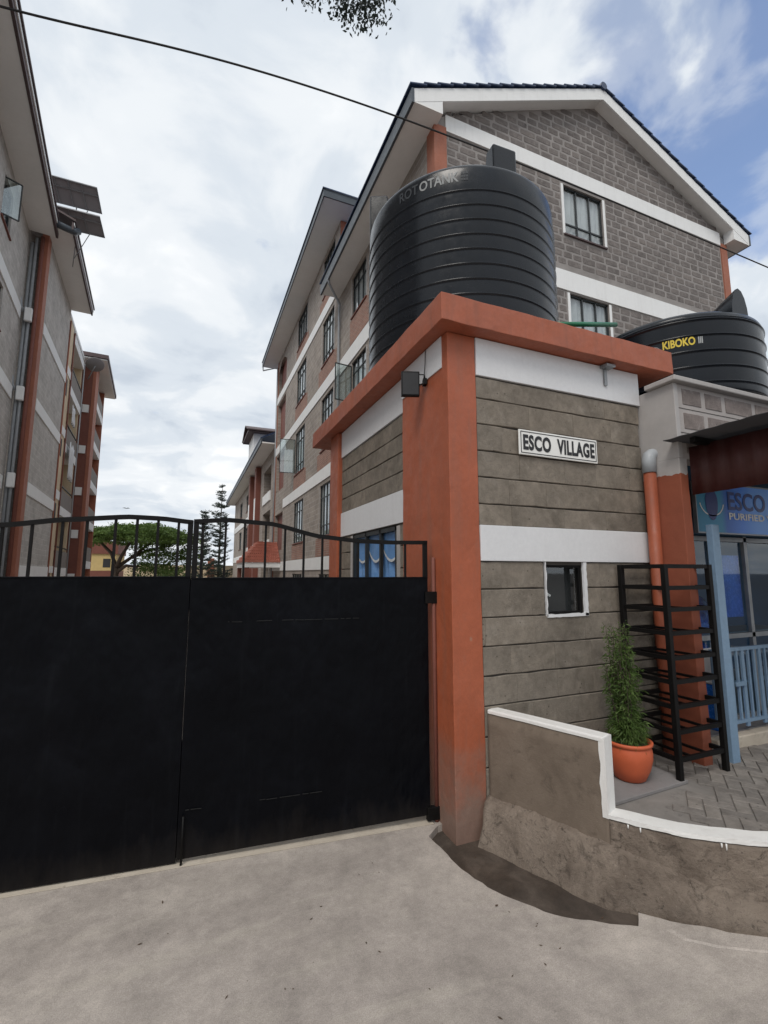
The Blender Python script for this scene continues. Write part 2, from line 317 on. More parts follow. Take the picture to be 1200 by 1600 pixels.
# foliage
def leafmat(name, a, b, c):
    t = NT(name); w = t.world()
    col = t.ramp(t.noise(w, 1.8 if 'far' in name else 14, 5, 0.6), [(0.3, a), (0.5, b), (0.72, c)])
    t.set('Base Color', col); t.set('Roughness', 0.6); t.set('Specular IOR Level', 0.3)
    n, l = t.n, t.l
    tl = n.new('ShaderNodeBsdfTranslucent'); l.new(col, tl.inputs['Color'])
    mx = n.new('ShaderNodeMixShader'); mx.inputs[0].default_value = 0.3
    l.new(t.b.outputs[0], mx.inputs[1]); l.new(tl.outputs[0], mx.inputs[2]); l.new(mx.outputs[0], n['Material Output'].inputs['Surface']); M[name] = t.m
leafmat('acacia_leaf_far', (0.065, 0.115, 0.026), (0.115, 0.185, 0.045), (0.17, 0.25, 0.075))
leafmat('pine_leaf_far', (0.030, 0.045, 0.038), (0.048, 0.068, 0.054), (0.07, 0.092, 0.07))
leafmat('shrub_leaf', (0.040, 0.075, 0.016), (0.080, 0.135, 0.030), (0.18, 0.25, 0.08))
leafmat('overhead_leaf', (0.020, 0.030, 0.026), (0.035, 0.048, 0.042), (0.055, 0.070, 0.055))

# ------------------------------------------------------------------ mesh helpers
class MB:
    def __init__(s): s.v = []; s.f = []; s.sm = []
    def add(s, verts, faces, smooth=False):
        o = len(s.v); s.v += [tuple(v) for v in verts]
        s.f += [tuple(i + o for i in f) for f in faces]; s.sm += [smooth] * len(faces); return s
    def box(s, x0, x1, y0, y1, z0, z1):
        s.add([(x0, y0, z0), (x1, y0, z0), (x1, y1, z0), (x0, y1, z0), (x0, y0, z1), (x1, y0, z1), (x1, y1, z1), (x0, y1, z1)],
              [(0, 3, 2, 1), (4, 5, 6, 7), (0, 1, 5, 4), (1, 2, 6, 5), (2, 3, 7, 6), (3, 0, 4, 7)]); return s
    def quad(s, a, b, c, d): return s.add([a, b, c, d], [(0, 1, 2, 3)])
    def slab(s, pts, n, th):
        """a convex polygon given thickness th along n"""
        n = Vector(n).normalized() * th; k = len(pts)
        a = [Vector(p) for p in pts]; b = [p + n for p in a]
        s.add(a + b, [tuple(range(k))[::-1], tuple(range(k, 2 * k))] + [(i, (i + 1) % k, k + (i + 1) % k, k + i) for i in range(k)]); return s
    def bar(s, a, b, w, h, up=(0, 0, 1)):
        a, b = Vector(a), Vector(b); d = (b - a).normalized(); u = Vector(up)
        sx = d.cross(u)
        if sx.length < 1e-4: sx = d.cross(Vector((0, 1, 0)))
        sx.normalize(); u = sx.cross(d).normalized()
        P = []
        for q in (a, b):
            for (i, j) in ((-1, -1), (1, -1), (1, 1), (-1, 1)): P.append(q + sx * (i * w / 2) + u * (j * h / 2))
        s.add(P, [(0, 1, 2, 3), (7, 6, 5, 4), (0, 4, 5, 1), (1, 5, 6, 2), (2, 6, 7, 3), (3, 7, 4, 0)]); return s
    def tube(s, pts, r, n=10, cap=True, smooth=True):
        pts = [Vector(p) for p in pts]; rr = r if isinstance(r, (list, tuple)) else [r] * len(pts)
        ref = None; rings = []; V = []
        for i, p in enumerate(pts):
            d = (pts[min(i + 1, len(pts) - 1)] - pts[max(i - 1, 0)]).normalized()
            if ref is None: ref = d.orthogonal().normalized()
            ref = (ref - d * ref.dot(d))
            ref = ref.normalized() if ref.length > 1e-5 else d.orthogonal().normalized()
            b = d.cross(ref); rings.append(len(V))
            for k in range(n):
                a = 2 * math.pi * k / n; V.append(p + (ref * math.cos(a) + b * math.sin(a)) * rr[i])
        F = []
        for i in range(len(pts) - 1):
            for k in range(n):
                F.append((rings[i] + k, rings[i] + (k + 1) % n, rings[i + 1] + (k + 1) % n, rings[i + 1] + k))
        s.add(V, F, smooth)
        if cap:
            o = len(s.v) - len(V)
            s.f += [tuple(o + k for k in range(n))[::-1], tuple(o + rings[-1] + k for k in range(n))]; s.sm += [False, False]
        return s
    def lathe(s, prof, n=64, c=(0, 0, 0), smooth=True):
        V = []; F = []
        for (r, z) in prof:
            for k in range(n):
                a = 2 * math.pi * k / n; V.append((c[0] + r * math.cos(a), c[1] + r * math.sin(a), c[2] + z))
        for i in range(len(prof) - 1):
            for k in range(n): F.append((i * n + k, i * n + (k + 1) % n, (i + 1) * n + (k + 1) % n, (i + 1) * n + k))
        s.add(V, F, smooth); return s
    def mesh(s, name):
        me = bpy.data.meshes.new(name); me.from_pydata(s.v, [], s.f)
        me.polygons.foreach_set('use_smooth', s.sm); me.update(); return me
    def build(s, name, mat, parent=None, bevel=0.0, seg=2):
        o = bpy.data.objects.new(name, s.mesh(name)); o.data.materials.append(M[mat]); COL.objects.link(o)
        if parent is not None: o.parent = parent
        if bevel: bev(o, bevel, seg)
        return o
def bev(o, w, seg=2):
    m = o.modifiers.new('bevel', 'BEVEL'); m.width = w; m.segments = seg; m.limit_method = 'ANGLE'; m.angle_limit = R(40)
def tag(o, label=None, cat=None, group=None, kind=None):
    if label: o['label'] = label
    if cat: o['category'] = cat
    if group: o['group'] = group
    if kind: o['kind'] = kind
    return o
def empty(name, loc=(0, 0, 0), rz=0.0, **kw):
    o = bpy.data.objects.new(name, None); COL.objects.link(o); o.location = loc; o.rotation_euler = (0, 0, rz); o.empty_display_size = 0.1
    return tag(o, **kw)
def inst(name, me, parent, loc=(0, 0, 0), scale=(1, 1, 1), rot=(0, 0, 0)):
    o = bpy.data.objects.new(name, me); COL.objects.link(o); o.parent = parent; o.location = loc; o.scale = scale; o.rotation_euler = rot; return o
def text_mesh(body, size, width_scale=1.0, bold=0.0, extrude=0.002, spacing=1.0):
    cu = bpy.data.curves.new('text', 'FONT'); cu.body = body; cu.size = size; cu.offset = bold; cu.extrude = extrude; cu.space_character = spacing
    cu.align_x = 'LEFT'; cu.resolution_u = 4
    o = bpy.data.objects.new('text', cu); COL.objects.link(o)
    dg = bpy.context.evaluated_depsgraph_get(); me = bpy.data.meshes.new_from_object(o.evaluated_get(dg))
    bpy.data.objects.remove(o); bpy.data.curves.remove(cu)
    for v in me.vertices: v.co.x *= width_scale
    return me
def extent(me):
    xs = [v.co.x for v in me.vertices]; ys = [v.co.y for v in me.vertices]; return min(xs), max(xs), min(ys), max(ys)
def letters(name, me, mat, parent):
    o = bpy.data.objects.new(name, me); me.materials.clear(); me.materials.append(M[mat]); COL.objects.link(o)
    if parent is not None: o.parent = parent
    return o
def plane_wall(mb, P, U, W_, H_, holes, depth, N):
    """vertical wall sheet: origin P, unit direction U, outward normal N; holes = (u0,u1,v0,v1); reveals go back by depth"""
    P, U, N = Vector(P), Vector(U), Vector(N); Z = Vector((0, 0, 1))
    us = sorted({0.0, W_} | {h[0] for h in holes} | {h[1] for h in holes}); vs = sorted({0.0, H_} | {h[2] for h in holes} | {h[3] for h in holes})
    flip = U.cross(Z).dot(N) < 0
    def q(a, b, c, d): mb.quad(*((d, c, b, a) if flip else (a, b, c, d)))
    at = lambda u, v, w=0: P + U * u + Z * v - N * w
    for i in range(len(us) - 1):
        for j in range(len(vs) - 1):
            cu_, cv = (us[i] + us[i + 1]) / 2, (vs[j] + vs[j + 1]) / 2
            if any(h[0] < cu_ < h[1] and h[2] < cv < h[3] for h in holes): continue
            q(at(us[i], vs[j]), at(us[i + 1], vs[j]), at(us[i + 1], vs[j + 1]), at(us[i], vs[j + 1]))
    for (a, b, c, d) in holes:
        q(at(a, c), at(a, c, depth), at(a, d, depth), at(a, d)); q(at(b, c, depth), at(b, c), at(b, d), at(b, d, depth))
        q(at(a, c, depth), at(a, c), at(b, c), at(b, c, depth)); q(at(a, d), at(a, d, depth), at(b, d, depth), at(b, d))
    return mb
def window(parent, P, U, N, w, h, cols=(1 / 3, 2 / 3), rows=(0.22,), depth=0.12, fw=0.045, curtain='curtain_sheer', sill='brown_paint', jamb='white_far', glz='window_glass'):
    """steel window set back in an opening whose lower corner is P; sub-parts: pane, sill, jamb, curtain"""
    P, U, N = Vector(P), Vector(U), Vector(N); Z = Vector((0, 0, 1))
    at = lambda u, v, d=0: P + U * u + Z * v - N * d
    f = MB(); d0 = depth
    def b(u0, v0, u1, v1, ww): f.bar(at(u0, v0, d0), at(u1, v1, d0), ww, 0.04, N)
    for (u0, v0, u1, v1) in ((0, fw / 2, w, fw / 2), (0, h - fw / 2, w, h - fw / 2), (fw / 2, 0, fw / 2, h), (w - fw / 2, 0, w - fw / 2, h)): b(u0, v0, u1, v1, fw)
    for c_ in cols: b(w * c_, 0, w * c_, h, fw * 0.85)
    for r_ in rows: b(0, h * r_, w, h * r_, fw * 0.85)
    o = f.build('window', 'dark_frame', parent)
    p = MB(); p.quad(at(0, 0, d0 + .015), at(w, 0, d0 + .015), at(w, h, d0 + .015), at(0, h, d0 + .015)); p.build('pane', glz, o)
    s_ = MB(); s_.slab([at(-.06, -.06, d0), at(w + .06, -.06, d0), at(w + .06, -.06, -.05), at(-.06, -.06, -.05)], (0, 0, 1), .04)
    s_.build('sill', sill, o)
    if jamb:
        for u0 in (-.085, w + .005):
            j = MB(); j.slab([at(u0, 0, 0), at(u0 + .08, 0, 0), at(u0 + .08, h, 0), at(u0, h, 0)], N, .008); j.build('jamb', jamb, o)
    k = MB(); nseg = 26; pts = []
    for i in range(nseg + 1):
        u = w * i / nseg; dd = d0 + .07 + .025 * math.sin(i * 1.9) + .012 * math.sin(i * 0.7)
        pts.append((u, dd))
    for i in range(nseg): k.add([at(pts[i][0], 0, pts[i][1]), at(pts[i + 1][0], 0, pts[i + 1][1]), at(pts[i + 1][0], h, pts[i + 1][1]), at(pts[i][0], h, pts[i][1])], [(0, 1, 2, 3)], True)
    k.build('curtain', curtain, o)
    return o
def rough_box(x0, x1, y0, y1, z0, z1, step=.07, amp=.003, freq=5.0):
    """box of hand-plastered work: faces and arrises wander by a few millimetres"""
    bm = bmesh.new(); ax = []
    for (a, b) in ((x0, x1), (y0, y1), (z0, z1)):
        n = max(1, int(round((b - a) / step))); ax.append([a + (b - a) * k / n for k in range(n + 1)])
    vmap = {}; nx, ny, nz = (len(a) - 1 for a in ax)
    def vert(i, j, k):
        if (i, j, k) not in vmap:
            p = Vector((ax[0][i], ax[1][j], ax[2][k])); q = p + noise.noise_vector(p * freq) * amp + noise.noise_vector(p * freq * 4.1) * amp * .45
            e = (i in (0, nx)) + (j in (0, ny)) + (k in (0, nz))
            if e >= 2:      # worn arris: pull in a little, unevenly
                c = Vector(((x0 + x1) / 2, (y0 + y1) / 2, p.z)); q += (c - p).normalized() * max(0, noise.noise(p * 9) * amp * 1.6)
            vmap[(i, j, k)] = bm.verts.new(q)
        return vmap[(i, j, k)]
    for i in range(nx):
        for j in range(ny):
            bm.faces.new((vert(i, j, 0), vert(i, j + 1, 0), vert(i + 1, j + 1, 0), vert(i + 1, j, 0))); bm.faces.new((vert(i, j, nz), vert(i + 1, j, nz), vert(i + 1, j + 1, nz), vert(i, j + 1, nz)))
    for i in range(nx):
        for k in range(nz):
            bm.faces.new((vert(i, 0, k), vert(i + 1, 0, k), vert(i + 1, 0, k + 1), vert(i, 0, k + 1))); bm.faces.new((vert(i, ny, k), vert(i, ny, k + 1), vert(i + 1, ny, k + 1), vert(i + 1, ny, k)))
    for j in range(ny):
        for k in range(nz):
            bm.faces.new((vert(0, j, k), vert(0, j, k + 1), vert(0, j + 1, k + 1), vert(0, j + 1, k))); bm.faces.new((vert(nx, j, k), vert(nx, j + 1, k), vert(nx, j + 1, k + 1), vert(nx, j, k + 1)))
    m_ = MB(); bm.verts.index_update(); m_.add([v.co for v in bm.verts], [tuple(v.index for v in f.verts) for f in bm.faces]); bm.free(); return m_
def noisy(o, amp, scale, axis=None):
    for v in o.data.vertices:
        w = Vector(v.co); n = noise.noise_vector(w * scale)
        v.co = w + n * amp

# ================================================================== the setting: ground
PAVE = 0.30
g_ = MB(); g_.quad((-900, -900, -.07), (900, -900, -.07), (900, 900, -.07), (-900, 900, -.07))
tag(g_.build('ground', 'soil'), kind='structure')
# driveway slab: its right edge follows the gutter; runs through the gate into the yard
edge = [(2.42, 3.62), (1.93, 3.52), (1.80, 3.42), (1.80, 3.10), (1.835, 2.86), (1.92, 2.65), (2.05, 2.44), (2.20, 2.31), (2.34, 2.22), (2.47, 2.145), (2.56, 2.215), (2.72, 2.07), (2.93, 1.885), (3.2, 1.70), (3.6, 1.50), (4.3, 1.22), (6.1, .86), (9.2, .6), (14, .55)]
fin = []
for i in range(len(edge) - 1):
    a, b = Vector(edge[i]), Vector(edge[i + 1]); n = max(1, int((b - a).length / .05)) if i < 12 else 2
    for k in range(n):
        p = a.lerp(b, k / n); q = noise.noise_vector(Vector((p.x * 6, p.y * 6, 0))); r2 = noise.noise_vector(Vector((p.x * 19, p.y * 19, 3)))
        fin.append((p.x + q.x * .016 + r2.x * .008, p.y + q.y * .016 + r2.y * .008))
poly = fin + [(14, .55), (14, -14), (-14, -14), (-14, 75), (4.4, 75), (4.4, 8), (2.42, 8)]
bm = bmesh.new()
top = [bm.verts.new((x, y, 0.0)) for x, y in poly]; bot = [bm.verts.new((x, y, -.068)) for x, y in poly]
f = bm.faces.new(top); f.normal_update()
if f.normal.z < 0: f.normal_flip()
for i in range(len(poly)): bm.faces.new((top[i], bot[i], bot[(i + 1) % len(poly)], top[(i + 1) % len(poly)]))
bmesh.ops.triangulate(bm, faces=[f]); bmesh.ops.recalc_face_normals(bm, faces=bm.faces)
me = bpy.data.meshes.new('driveway'); bm.to_mesh(me); bm.free(); me.materials.append(M['driveway'])
dw = bpy.data.objects.new('driveway', me); COL.objects.link(dw); tag(dw, kind='structure')
# wet silt lying in the gutter
gm = MB(); gm.quad((1.5, 1.9, -.052), (2.9, 1.9, -.052), (2.9, 3.6, -.052), (1.5, 3.6, -.052))
tag(gm.build('gutter', 'gutter'), kind='structure')
# loose specks: dry leaves and grit on the slab
lm = MB(); rnd = random.Random(5)
for i in range(80):
    x, y = rnd.uniform(-1.3, 2.0), rnd.uniform(.9, 3.5)
    if i < 16: x, y = rnd.uniform(1.85, 2.4), rnd.uniform(2.3, 3.3)
    s_ = rnd.uniform(.003, .009) * (1.7 if rnd.random() < .12 else 1); a = rnd.uniform(0, 6.28); z = .003 if i >= 16 else (-.046 if x > 2.0 else .003)
    ca, sa = math.cos(a), math.sin(a)
    P = [(-1.4, 0, 0), (0, -.55, .25), (1.5, .1, .55), (.1, .6, .2)]
    V = [(x + s_ * (p[0] * ca - p[1] * sa), y + s_ * (p[0] * sa + p[1] * ca), z + s_ * p[2]) for p in P]
    V += [(v[0], v[1], v[2] - .002) for v in V]
    lm.add(V, [(0, 1, 2, 3), (7, 6, 5, 4), (0, 4, 5, 1), (1, 5, 6, 2), (2, 6, 7, 3), (3, 7, 4, 0)])
tag(lm.build('leaf_litter', 'dry_leaf'), 'scattered dry leaf crumbs and grit on the concrete driveway', 'litter', kind='stuff')

# raised pavement behind the low wall
wall_line = [(2.285, 3.30), (2.40, 3.02), (2.51, 2.74), (2.62, 2.455), (2.74, 2.285), (2.87, 2.13), (3.02, 2.00), (3.22, 1.865), (3.5, 1.73), (4.3, 1.45), (6.1, 1.1), (9.2, .85), (14, .8)]
pv = MB(); pp = [(x + .06, y + .05) for x, y in wall_line]
pp = pp + [(14, 3.5), (2.345, 3.5)]
bm = bmesh.new(); tv = [bm.verts.new((x, y, PAVE - .012)) for x, y in pp]; f = bm.faces.new(tv); bmesh.ops.triangulate(bm, faces=[f]); bmesh.ops.recalc_face_normals(bm, faces=bm.faces)
for f in bm.faces:
    f.normal_update()
    if f.normal.z < 0: f.normal_flip()
me = bpy.data.meshes.new('pavement'); bm.to_mesh(me); bm.free(); me.materials.append(M['paver_grey'])
pave = bpy.data.objects.new('pavement', me); COL.objects.link(pave); tag(pave, kind='structure')
# herringbone pavers
pm = []
for k in range(4):
    m_ = MB(); r_ = random.Random(k); L, Wd, T = .0965, .0465, .022
    lo = [(-L, -Wd), (L, -Wd), (L, Wd), (-L, Wd)]; lo = [(x + r_.uniform(-.002, .002), y + r_.uniform(-.002, .002)) for x, y in lo]
    V = [(x, y, -T) for x, y in lo] + [(x, y, -.005) for x, y in lo] + [(x * .955, y * .92, 0) for x, y in lo]
    m_.add(V, [(i, (i + 1) % 4, 4 + (i + 1) % 4, 4 + i) for i in range(4)] + [(4 + i, 4 + (i + 1) % 4, 8 + (i + 1) % 4, 8 + i) for i in range(4)] + [(8, 9, 10, 11)])
    me_ = m_.mesh('paver'); me_.materials.append(M['paver_stone']); pm.append(me_)
def inside_pave(x, y):
    for i in range(len(wall_line) - 1):
        (x0, y0), (x1, y1) = wall_line[i], wall_line[i + 1]
        if x0 <= x <= x1: return y > y0 + (y1 - y0) * (x - x0) / (x1 - x0) + .14
    return False
cnt = 0; rp = random.Random(11); ang = R(38); ca, sa = math.cos(ang), math.sin(ang)
herr = []
for a in range(-30, 31):
    for b in range(-30, 31):
        # lattice vectors (0.1,0.1) and (0.2,-0.2) hold one horizontal and one vertical brick
        bx, by = a * .1 + b * .2, a * .1 - b * .2
        herr.append((bx + .1, by + .05, 0.0)); herr.append((bx + .25, by, math.pi / 2))
for (u, v, rot) in herr:
    x, y = 4.1 + u * ca - v * sa, 2.5 + u * sa + v * ca
    if not (3.36 < x < 5.25 and 1.80 < y < 3.15): continue
    if not inside_pave(x, y): continue
    if x < 3.90 and y > 2.52 - (x - 3.36) * -.22: continue
    inst('paver', pm[cnt % 4], pave, (x, y, PAVE + rp.uniform(-.002, .003)), (1, 1, 1), (rp.uniform(-.01, .01), rp.uniform(-.01, .01), ang + rot)); cnt += 1
print('pavers', cnt)
# flat grey slab under the pot and rack
ms = MB(); ms.slab([(2.62, 2.80, PAVE - .01), (3.02, 2.735, PAVE - .01), (3.86, 2.775, PAVE - .01), (3.86, 3.30, PAVE - .01), (2.40, 3.30, PAVE - .01)], (0, 0, 1), .026)
tag(ms.build('floor_slab', 'slab_grey', bevel=.004), 'flat grey slab on the pavement under the potted plant', 'slab')

# ================================================================== low boundary wall
lw = empty('low_wall', (2.3, 3.3, 0), label='low brown rendered wall with white coping stepping down beside the gutter', cat='wall')
LW = Vector((2.3, 3.3, 0))
def off(line, d):
    out = []
    for i, p in enumerate(line):
        a = Vector(line[max(i - 1, 0)]); b = Vector(line[min(i + 1, len(line) - 1)]); t_ = (b - a).normalized(); n = Vector((-t_.y, t_.x))
        out.append(Vector(p) + n * d)      # +d = towards the pavement
    return out
def resample(line, step):
    out = []
    for i in range(len(line) - 1):
        a, b = Vector(line[i]), Vector(line[i + 1]); n = max(1, int((b - a).length / step))
        out += [a.lerp(b, k / n) for k in range(n)]
    return out + [Vector(line[-1])]
def strip_wall(name, line, d0, d1, z0, z1, mat, parent, jit=0.0, nz=1, zt=None, bevel=0.0):
    """wall following a line, between offsets d0 (road side) and d1, from z0 to z1"""
    A, B = off(line, d0), off(line, d1); m_ = MB(); n = len(line); V = []; F = []
    def zz1(i): return z1 if zt is None else zt[i]
    for i in range(n):
        for j in range(nz + 1):
            z = z0 + (zz1(i) - z0) * j / nz; p = Vector((A[i].x, A[i].y, z))
            if jit and j < nz: p += noise.noise_vector(p * 5.5) * jit + noise.noise_vector(p * 17) * jit * .5 + noise.noise_vector(p * 41) * jit * .3
            V.append(p - LW)
        V.append(Vector((B[i].x, B[i].y, zz1(i))) - LW); V.append(Vector((B[i].x, B[i].y, z0)) - LW)
    k = nz + 3
    for i in range(n - 1):
        for j in range(k - 1): F.append((i * k + j, (i + 1) * k + j, (i + 1) * k + j + 1, i * k + j + 1))
    F.append(tuple(range(k))); F.append(tuple((n - 1) * k + j for j in range(k))[::-1])
    m_.add(V, F, jit > 0 and 'coping' not in name); return m_.build(name, mat, parent, bevel)
up = resample(wall_line[:4], .022); lo_ = resample(wall_line[3:9], .022) + [Vector(p) for p in wall_line[9:]]
strip_wall('upper_wall', up, 0, .10, .05, .875, 'wall_render', lw, .006, 8)
strip_wall('upper_coping', up, -.006, .115, .876, .905, 'coping_white', lw, .002, 1, bevel=.01)
# white painted end of the upper wall
e0, e1 = Vector(wall_line[2]), Vector(wall_line[3]); tt = (e1 - e0).normalized(); nn = Vector((-tt.y, tt.x))
ep = MB(); 
for (c0, zz0, zz1_) in ((0, .40, .9),):
    pts = []
    for k in range(13):
        z = zz0 + (zz1_ - zz0) * k / 12; w_ = .035 + .012 * noise.noise(Vector((z * 9, 0, 1)))
        pts.append((z, w_))
    V = []; F = []
    for (z, w_) in pts:
        for p in (e1 - tt * w_ - nn * .004, e1 + tt * .004 - nn * .004, e1 + tt * .004 + nn * .118, e1 - tt * .03 + nn * .118): V.append(Vector((p.x, p.y, z)) - LW)
    for k in range(12):
        for j in range(3): F.append((k * 4 + j, k * 4 + j + 1, k * 4 + 5 + j, k * 4 + 4 + j))
    ep.add(V, F)
ep.build('painted_end', 'coping_white', lw)
strip_wall('lower_wall', lo_, 0, .10, -.05, .392, 'rough_render', lw, .014, 20)
zc = [.428 + .004 * noise.noise(Vector((p.x * 4, p.y * 4, 0))) for p in lo_]
strip_wall('lower_coping', lo_, -.006, .118, .402, .428, 'coping_white', lw, .007, 2, zt=zc)
# paint drips below the coping
for (k, L) in ((5, .014), (8, .02), (27, .016), (28, .028)):
    if k < len(lo_):
        p = off(lo_, -.014)[k]; d_ = MB(); d_.tube([Vector((p.x, p.y, .40)) - LW, Vector((p.x, p.y, .392 - L * .6)) - LW, Vector((p.x, p.y, .392 - L)) - LW], [.005, .004, .002], 6); d_.build('paint_drip', 'coping_white', lw)
# rough plinth along the foot
full = up[:-1] + lo_; A = off(full, 0); pl_ = MB(); V = []; F = []; K = 7
acc = 0; prev = None
for i, p in enumerate(full):
    if prev is not None: acc += (p - prev).length
    prev = p
    w_ = .085 if acc < .85 else max(.016, .085 - (acc - .85) * .22); zt_ = .235 if acc < .85 else max(.13, .235 - (acc - .85) * .16)
    t_ = (full[min(i + 1, len(full) - 1)] - full[max(i - 1, 0)]).normalized(); n_ = Vector((t_.y, -t_.x))
    prof = [(w_ * 1.12 + .085, -.06), (w_ * 1.06 + .06, .015), (w_ + .03, .085), (w_ * .97, zt_ * .75), (w_ * .80, zt_ * .97), (w_ * .35, zt_ + .012), (-.02, zt_ + .03)]
    for (d_, z) in prof:
        q = Vector((p.x, p.y, z)) + Vector((n_.x, n_.y, 0)) * d_
        q += noise.noise_vector(q * 6) * .013 + noise.noise_vector(q * 19) * .008 + noise.noise_vector(q * 43) * .004; V.append(q - LW)
for i in range(len(full) - 1):
    for j in range(K - 1): F.append((i * K + j, (i + 1) * K + j, (i + 1) * K + j + 1, i * K + j + 1))
F.append(tuple(range(K))); pl_.add(V, F, True); pl_.build('plinth', 'rough_render', lw)
# pale cement fillet where the driveway meets the foot of the wall
fp = [(2.575, 2.07), (2.70, 2.005), (2.86, 1.93), (3.06, 1.80), (3.35, 1.66), (3.27, 1.60), (2.935, 1.742), (2.72, 1.87), (2.60, 1.975)]
fm = MB(); c0 = Vector((2.86, 1.84, .012)); V = [Vector((x + .01 * noise.noise(Vector((x * 20, y * 20, 0))), y, .001)) for x, y in fp]; V2 = [c0 + (v - c0) * .88 + Vector((0, 0, .008)) for v in V]; n = len(V)
fm.add(V + V2, [(i, (i + 1) % n, n + (i + 1) % n, n + i) for i in range(n)] + [tuple(range(n, 2 * n))]); tag(fm.build('cement_fillet', 'driveway'), kind='structure')

# ================================================================== gatehouse
GH = empty('gatehouse', (0, 0, 0), label='small stone gatehouse with orange corner pillar and white bands beside the black gate', cat='gatehouse')
XC, YF = 1.976, 3.305
rough_box(XC, 2.262, YF, 4.235, -.07, 4.095, .055, .0035).build('corner_pillar', 'orange_paint', GH, .006)
b_ = MB(); b_.box(XC, 2.25, 6.52, 6.93, -.07, 4.095); b_.build('rear_pillar', 'orange_paint', GH, .012)
# wall cores (mortar) just behind the faces of the blocks
core = MB(); plane_wall(core, (2.262, YF + .022, 0), (1, 0, 0), 2.02, 4.09, [(2.95 - 2.262, 3.395 - 2.262, 1.625, 2.07)], .20, (0, -1, 0))
core.build('mortar_core', 'mortar_dark', GH)
core = MB(); plane_wall(core, (2.062, 4.235, 0), (0, 1, 0), 2.285, 4.09, [(.30, 1.75, .9, 2.50)], .20, (-1, 0, 0)); core.build('side_mortar_core', 'mortar_dark', GH)
core = MB(); core.box(2.30, 4.28, YF + .30, 6.9, 2.9, 4.09); core.build('inner_ceiling', 'room_dark', GH)
# dressed blocks, courses of 0.235 m
blk = []
for k in range(6):
    m_ = MB(); r_ = random.Random(40 + k); n_ = .5
    # unit block: x -0.5..0.5 (length), z -0.5..0.5 (height), front at y=0, back at y=0.03; slightly worn arrises
    fr = [(-.5, -.5), (-.2, -.5 + r_.uniform(-.012, .03)), (.2, -.5 + r_.uniform(-.012, .03)), (.5, -.5), (.5, 0), (.5, .5), (.2, .5 - r_.uniform(-.012, .03)), (-.2, .5 - r_.uniform(-.012, .03)), (-.5, .5), (-.5, 0)]
    V = [(x * .996, 0.0, z * .95) for x, z in fr] + [(x, .006, z) for x, z in fr] + [(x, .03, z) for x, z in fr]; n = len(fr)
    m_.add(V, [tuple(range(n))] + [(i, i + n, (i + 1) % n + n, (i + 1) % n) for i in range(n)] + [(i + n, i + 2 * n, (i + 1) % n + 2 * n, (i + 1) % n + n) for i in range(n)])
    me_ = m_.mesh('stone_block'); blk.append(me_)
def variants(mat):
    out = []
    for me_ in blk:
        c_ = me_.copy(); c_.materials.clear(); c_.materials.append(M[mat]); out.append(c_)
    return out
GB = variants('gatehouse_stone')
def course(parent, meshes, zc, hh, u0, u1, place, seed, blen=.52, gap=.0012, holes=()):
    r_ = random.Random(seed); u = u0 - r_.uniform(0, blen * .8)
    while u < u1:
        L = blen * r_.uniform(.75, 1.3); a, b = max(u, u0), min(u + L, u1)
        segs = [(a, b)]
        for (h0, h1, v0, v1) in holes:
            if zc + hh / 2 > v0 + .02 and zc - hh / 2 < v1 - .02:
                ns = []
                for (p, q) in segs:
                    if q <= h0 or p >= h1: ns.append((p, q))
                    else:
                        if p < h0: ns.append((p, h0))
                        if q > h1: ns.append((h1, q))
                segs = ns
        for (p, q) in segs:
            if q - p > .03: place(meshes[r_.randrange(6)], (p + q) / 2, zc, q - p - gap, hh, r_)
        u += L
def front_place(me_, u, zc, L, hh, r_):
    inst('stone_block', me_, GH, (u, YF + .006 + r_.uniform(-.003, .002), zc), (L, 1, hh - .009))
zs = [3.735, 3.535, 3.30, 3.06, 2.825, 2.59, 2.402]
for i in range(6): course(GH, GB, (zs[i] + zs[i + 1]) / 2, zs[i] - zs[i + 1], 2.264, 4.285, front_place, i)
zl = [2.098] + [2.098 - .235 * k for k in range(1, 9)]; zl[-1] = .22
for i in range(len(zl) - 1): course(GH, GB, (zl[i] + zl[i + 1]) / 2, zl[i] - zl[i + 1], 2.264, 4.285, front_place, 20 + i, holes=((2.93, 3.415, 1.635, 2.2),))
def side_place(me_, u, zc, L, hh, r_):
    inst('stone_block', me_, GH, (2.046 + r_.uniform(-.003, .002), u, zc), (L, 1, hh - .009), (0, 0, -math.pi / 2))
zz_ = [3.70, 3.49, 3.285, 3.075, 2.872]
for i in range(4): course(GH, GB, (zz_[i] + zz_[i + 1]) / 2, zz_[i] - zz_[i + 1], 4.237, 6.518, side_place, 60 + i)
zz_ = [2.518 - .235 * k for k in range(10)]
for i in range(9): course(GH, GB, (zz_[i] + zz_[i + 1]) / 2, .235, 4.237, 6.518, side_place, 80 + i, holes=((4.52, 6.0, .9, 2.6),))
# painted bands stand a little proud
for (z0, z1) in ((3.742, 4.092), (2.405, 2.10)):
    m_ = MB(); m_.box(2.264, 4.30 if z0 > 3 else 4.275, YF - .010, YF + .02, min(z0, z1), max(z0, z1)); m_.build('white_band', 'white_band', GH, .004)
m_ = MB(); m_.box(2.030, 2.06, 4.237, 6.518, 3.705, 4.092); m_.build('white_band', 'white_band', GH, .004)
m_ = MB(); m_.box(2.030, 2.06, 4.237, 6.518, 2.522, 2.868); m_.build('white_band', 'white_band', GH, .004)
# the side band runs on across the pillar's flank under the cornice
m_ = MB(); m_.box(XC - .009, XC + .02, 3.40, 4.232, 3.80, 4.092); m_.build('white_band', 'white_band', GH)
# cornice slab
co = rough_box(1.835, 4.66, 3.15, 7.55, 4.10, 4.345, .06, .0045).build('cornice_slab', 'orange_cornice', GH, .005)
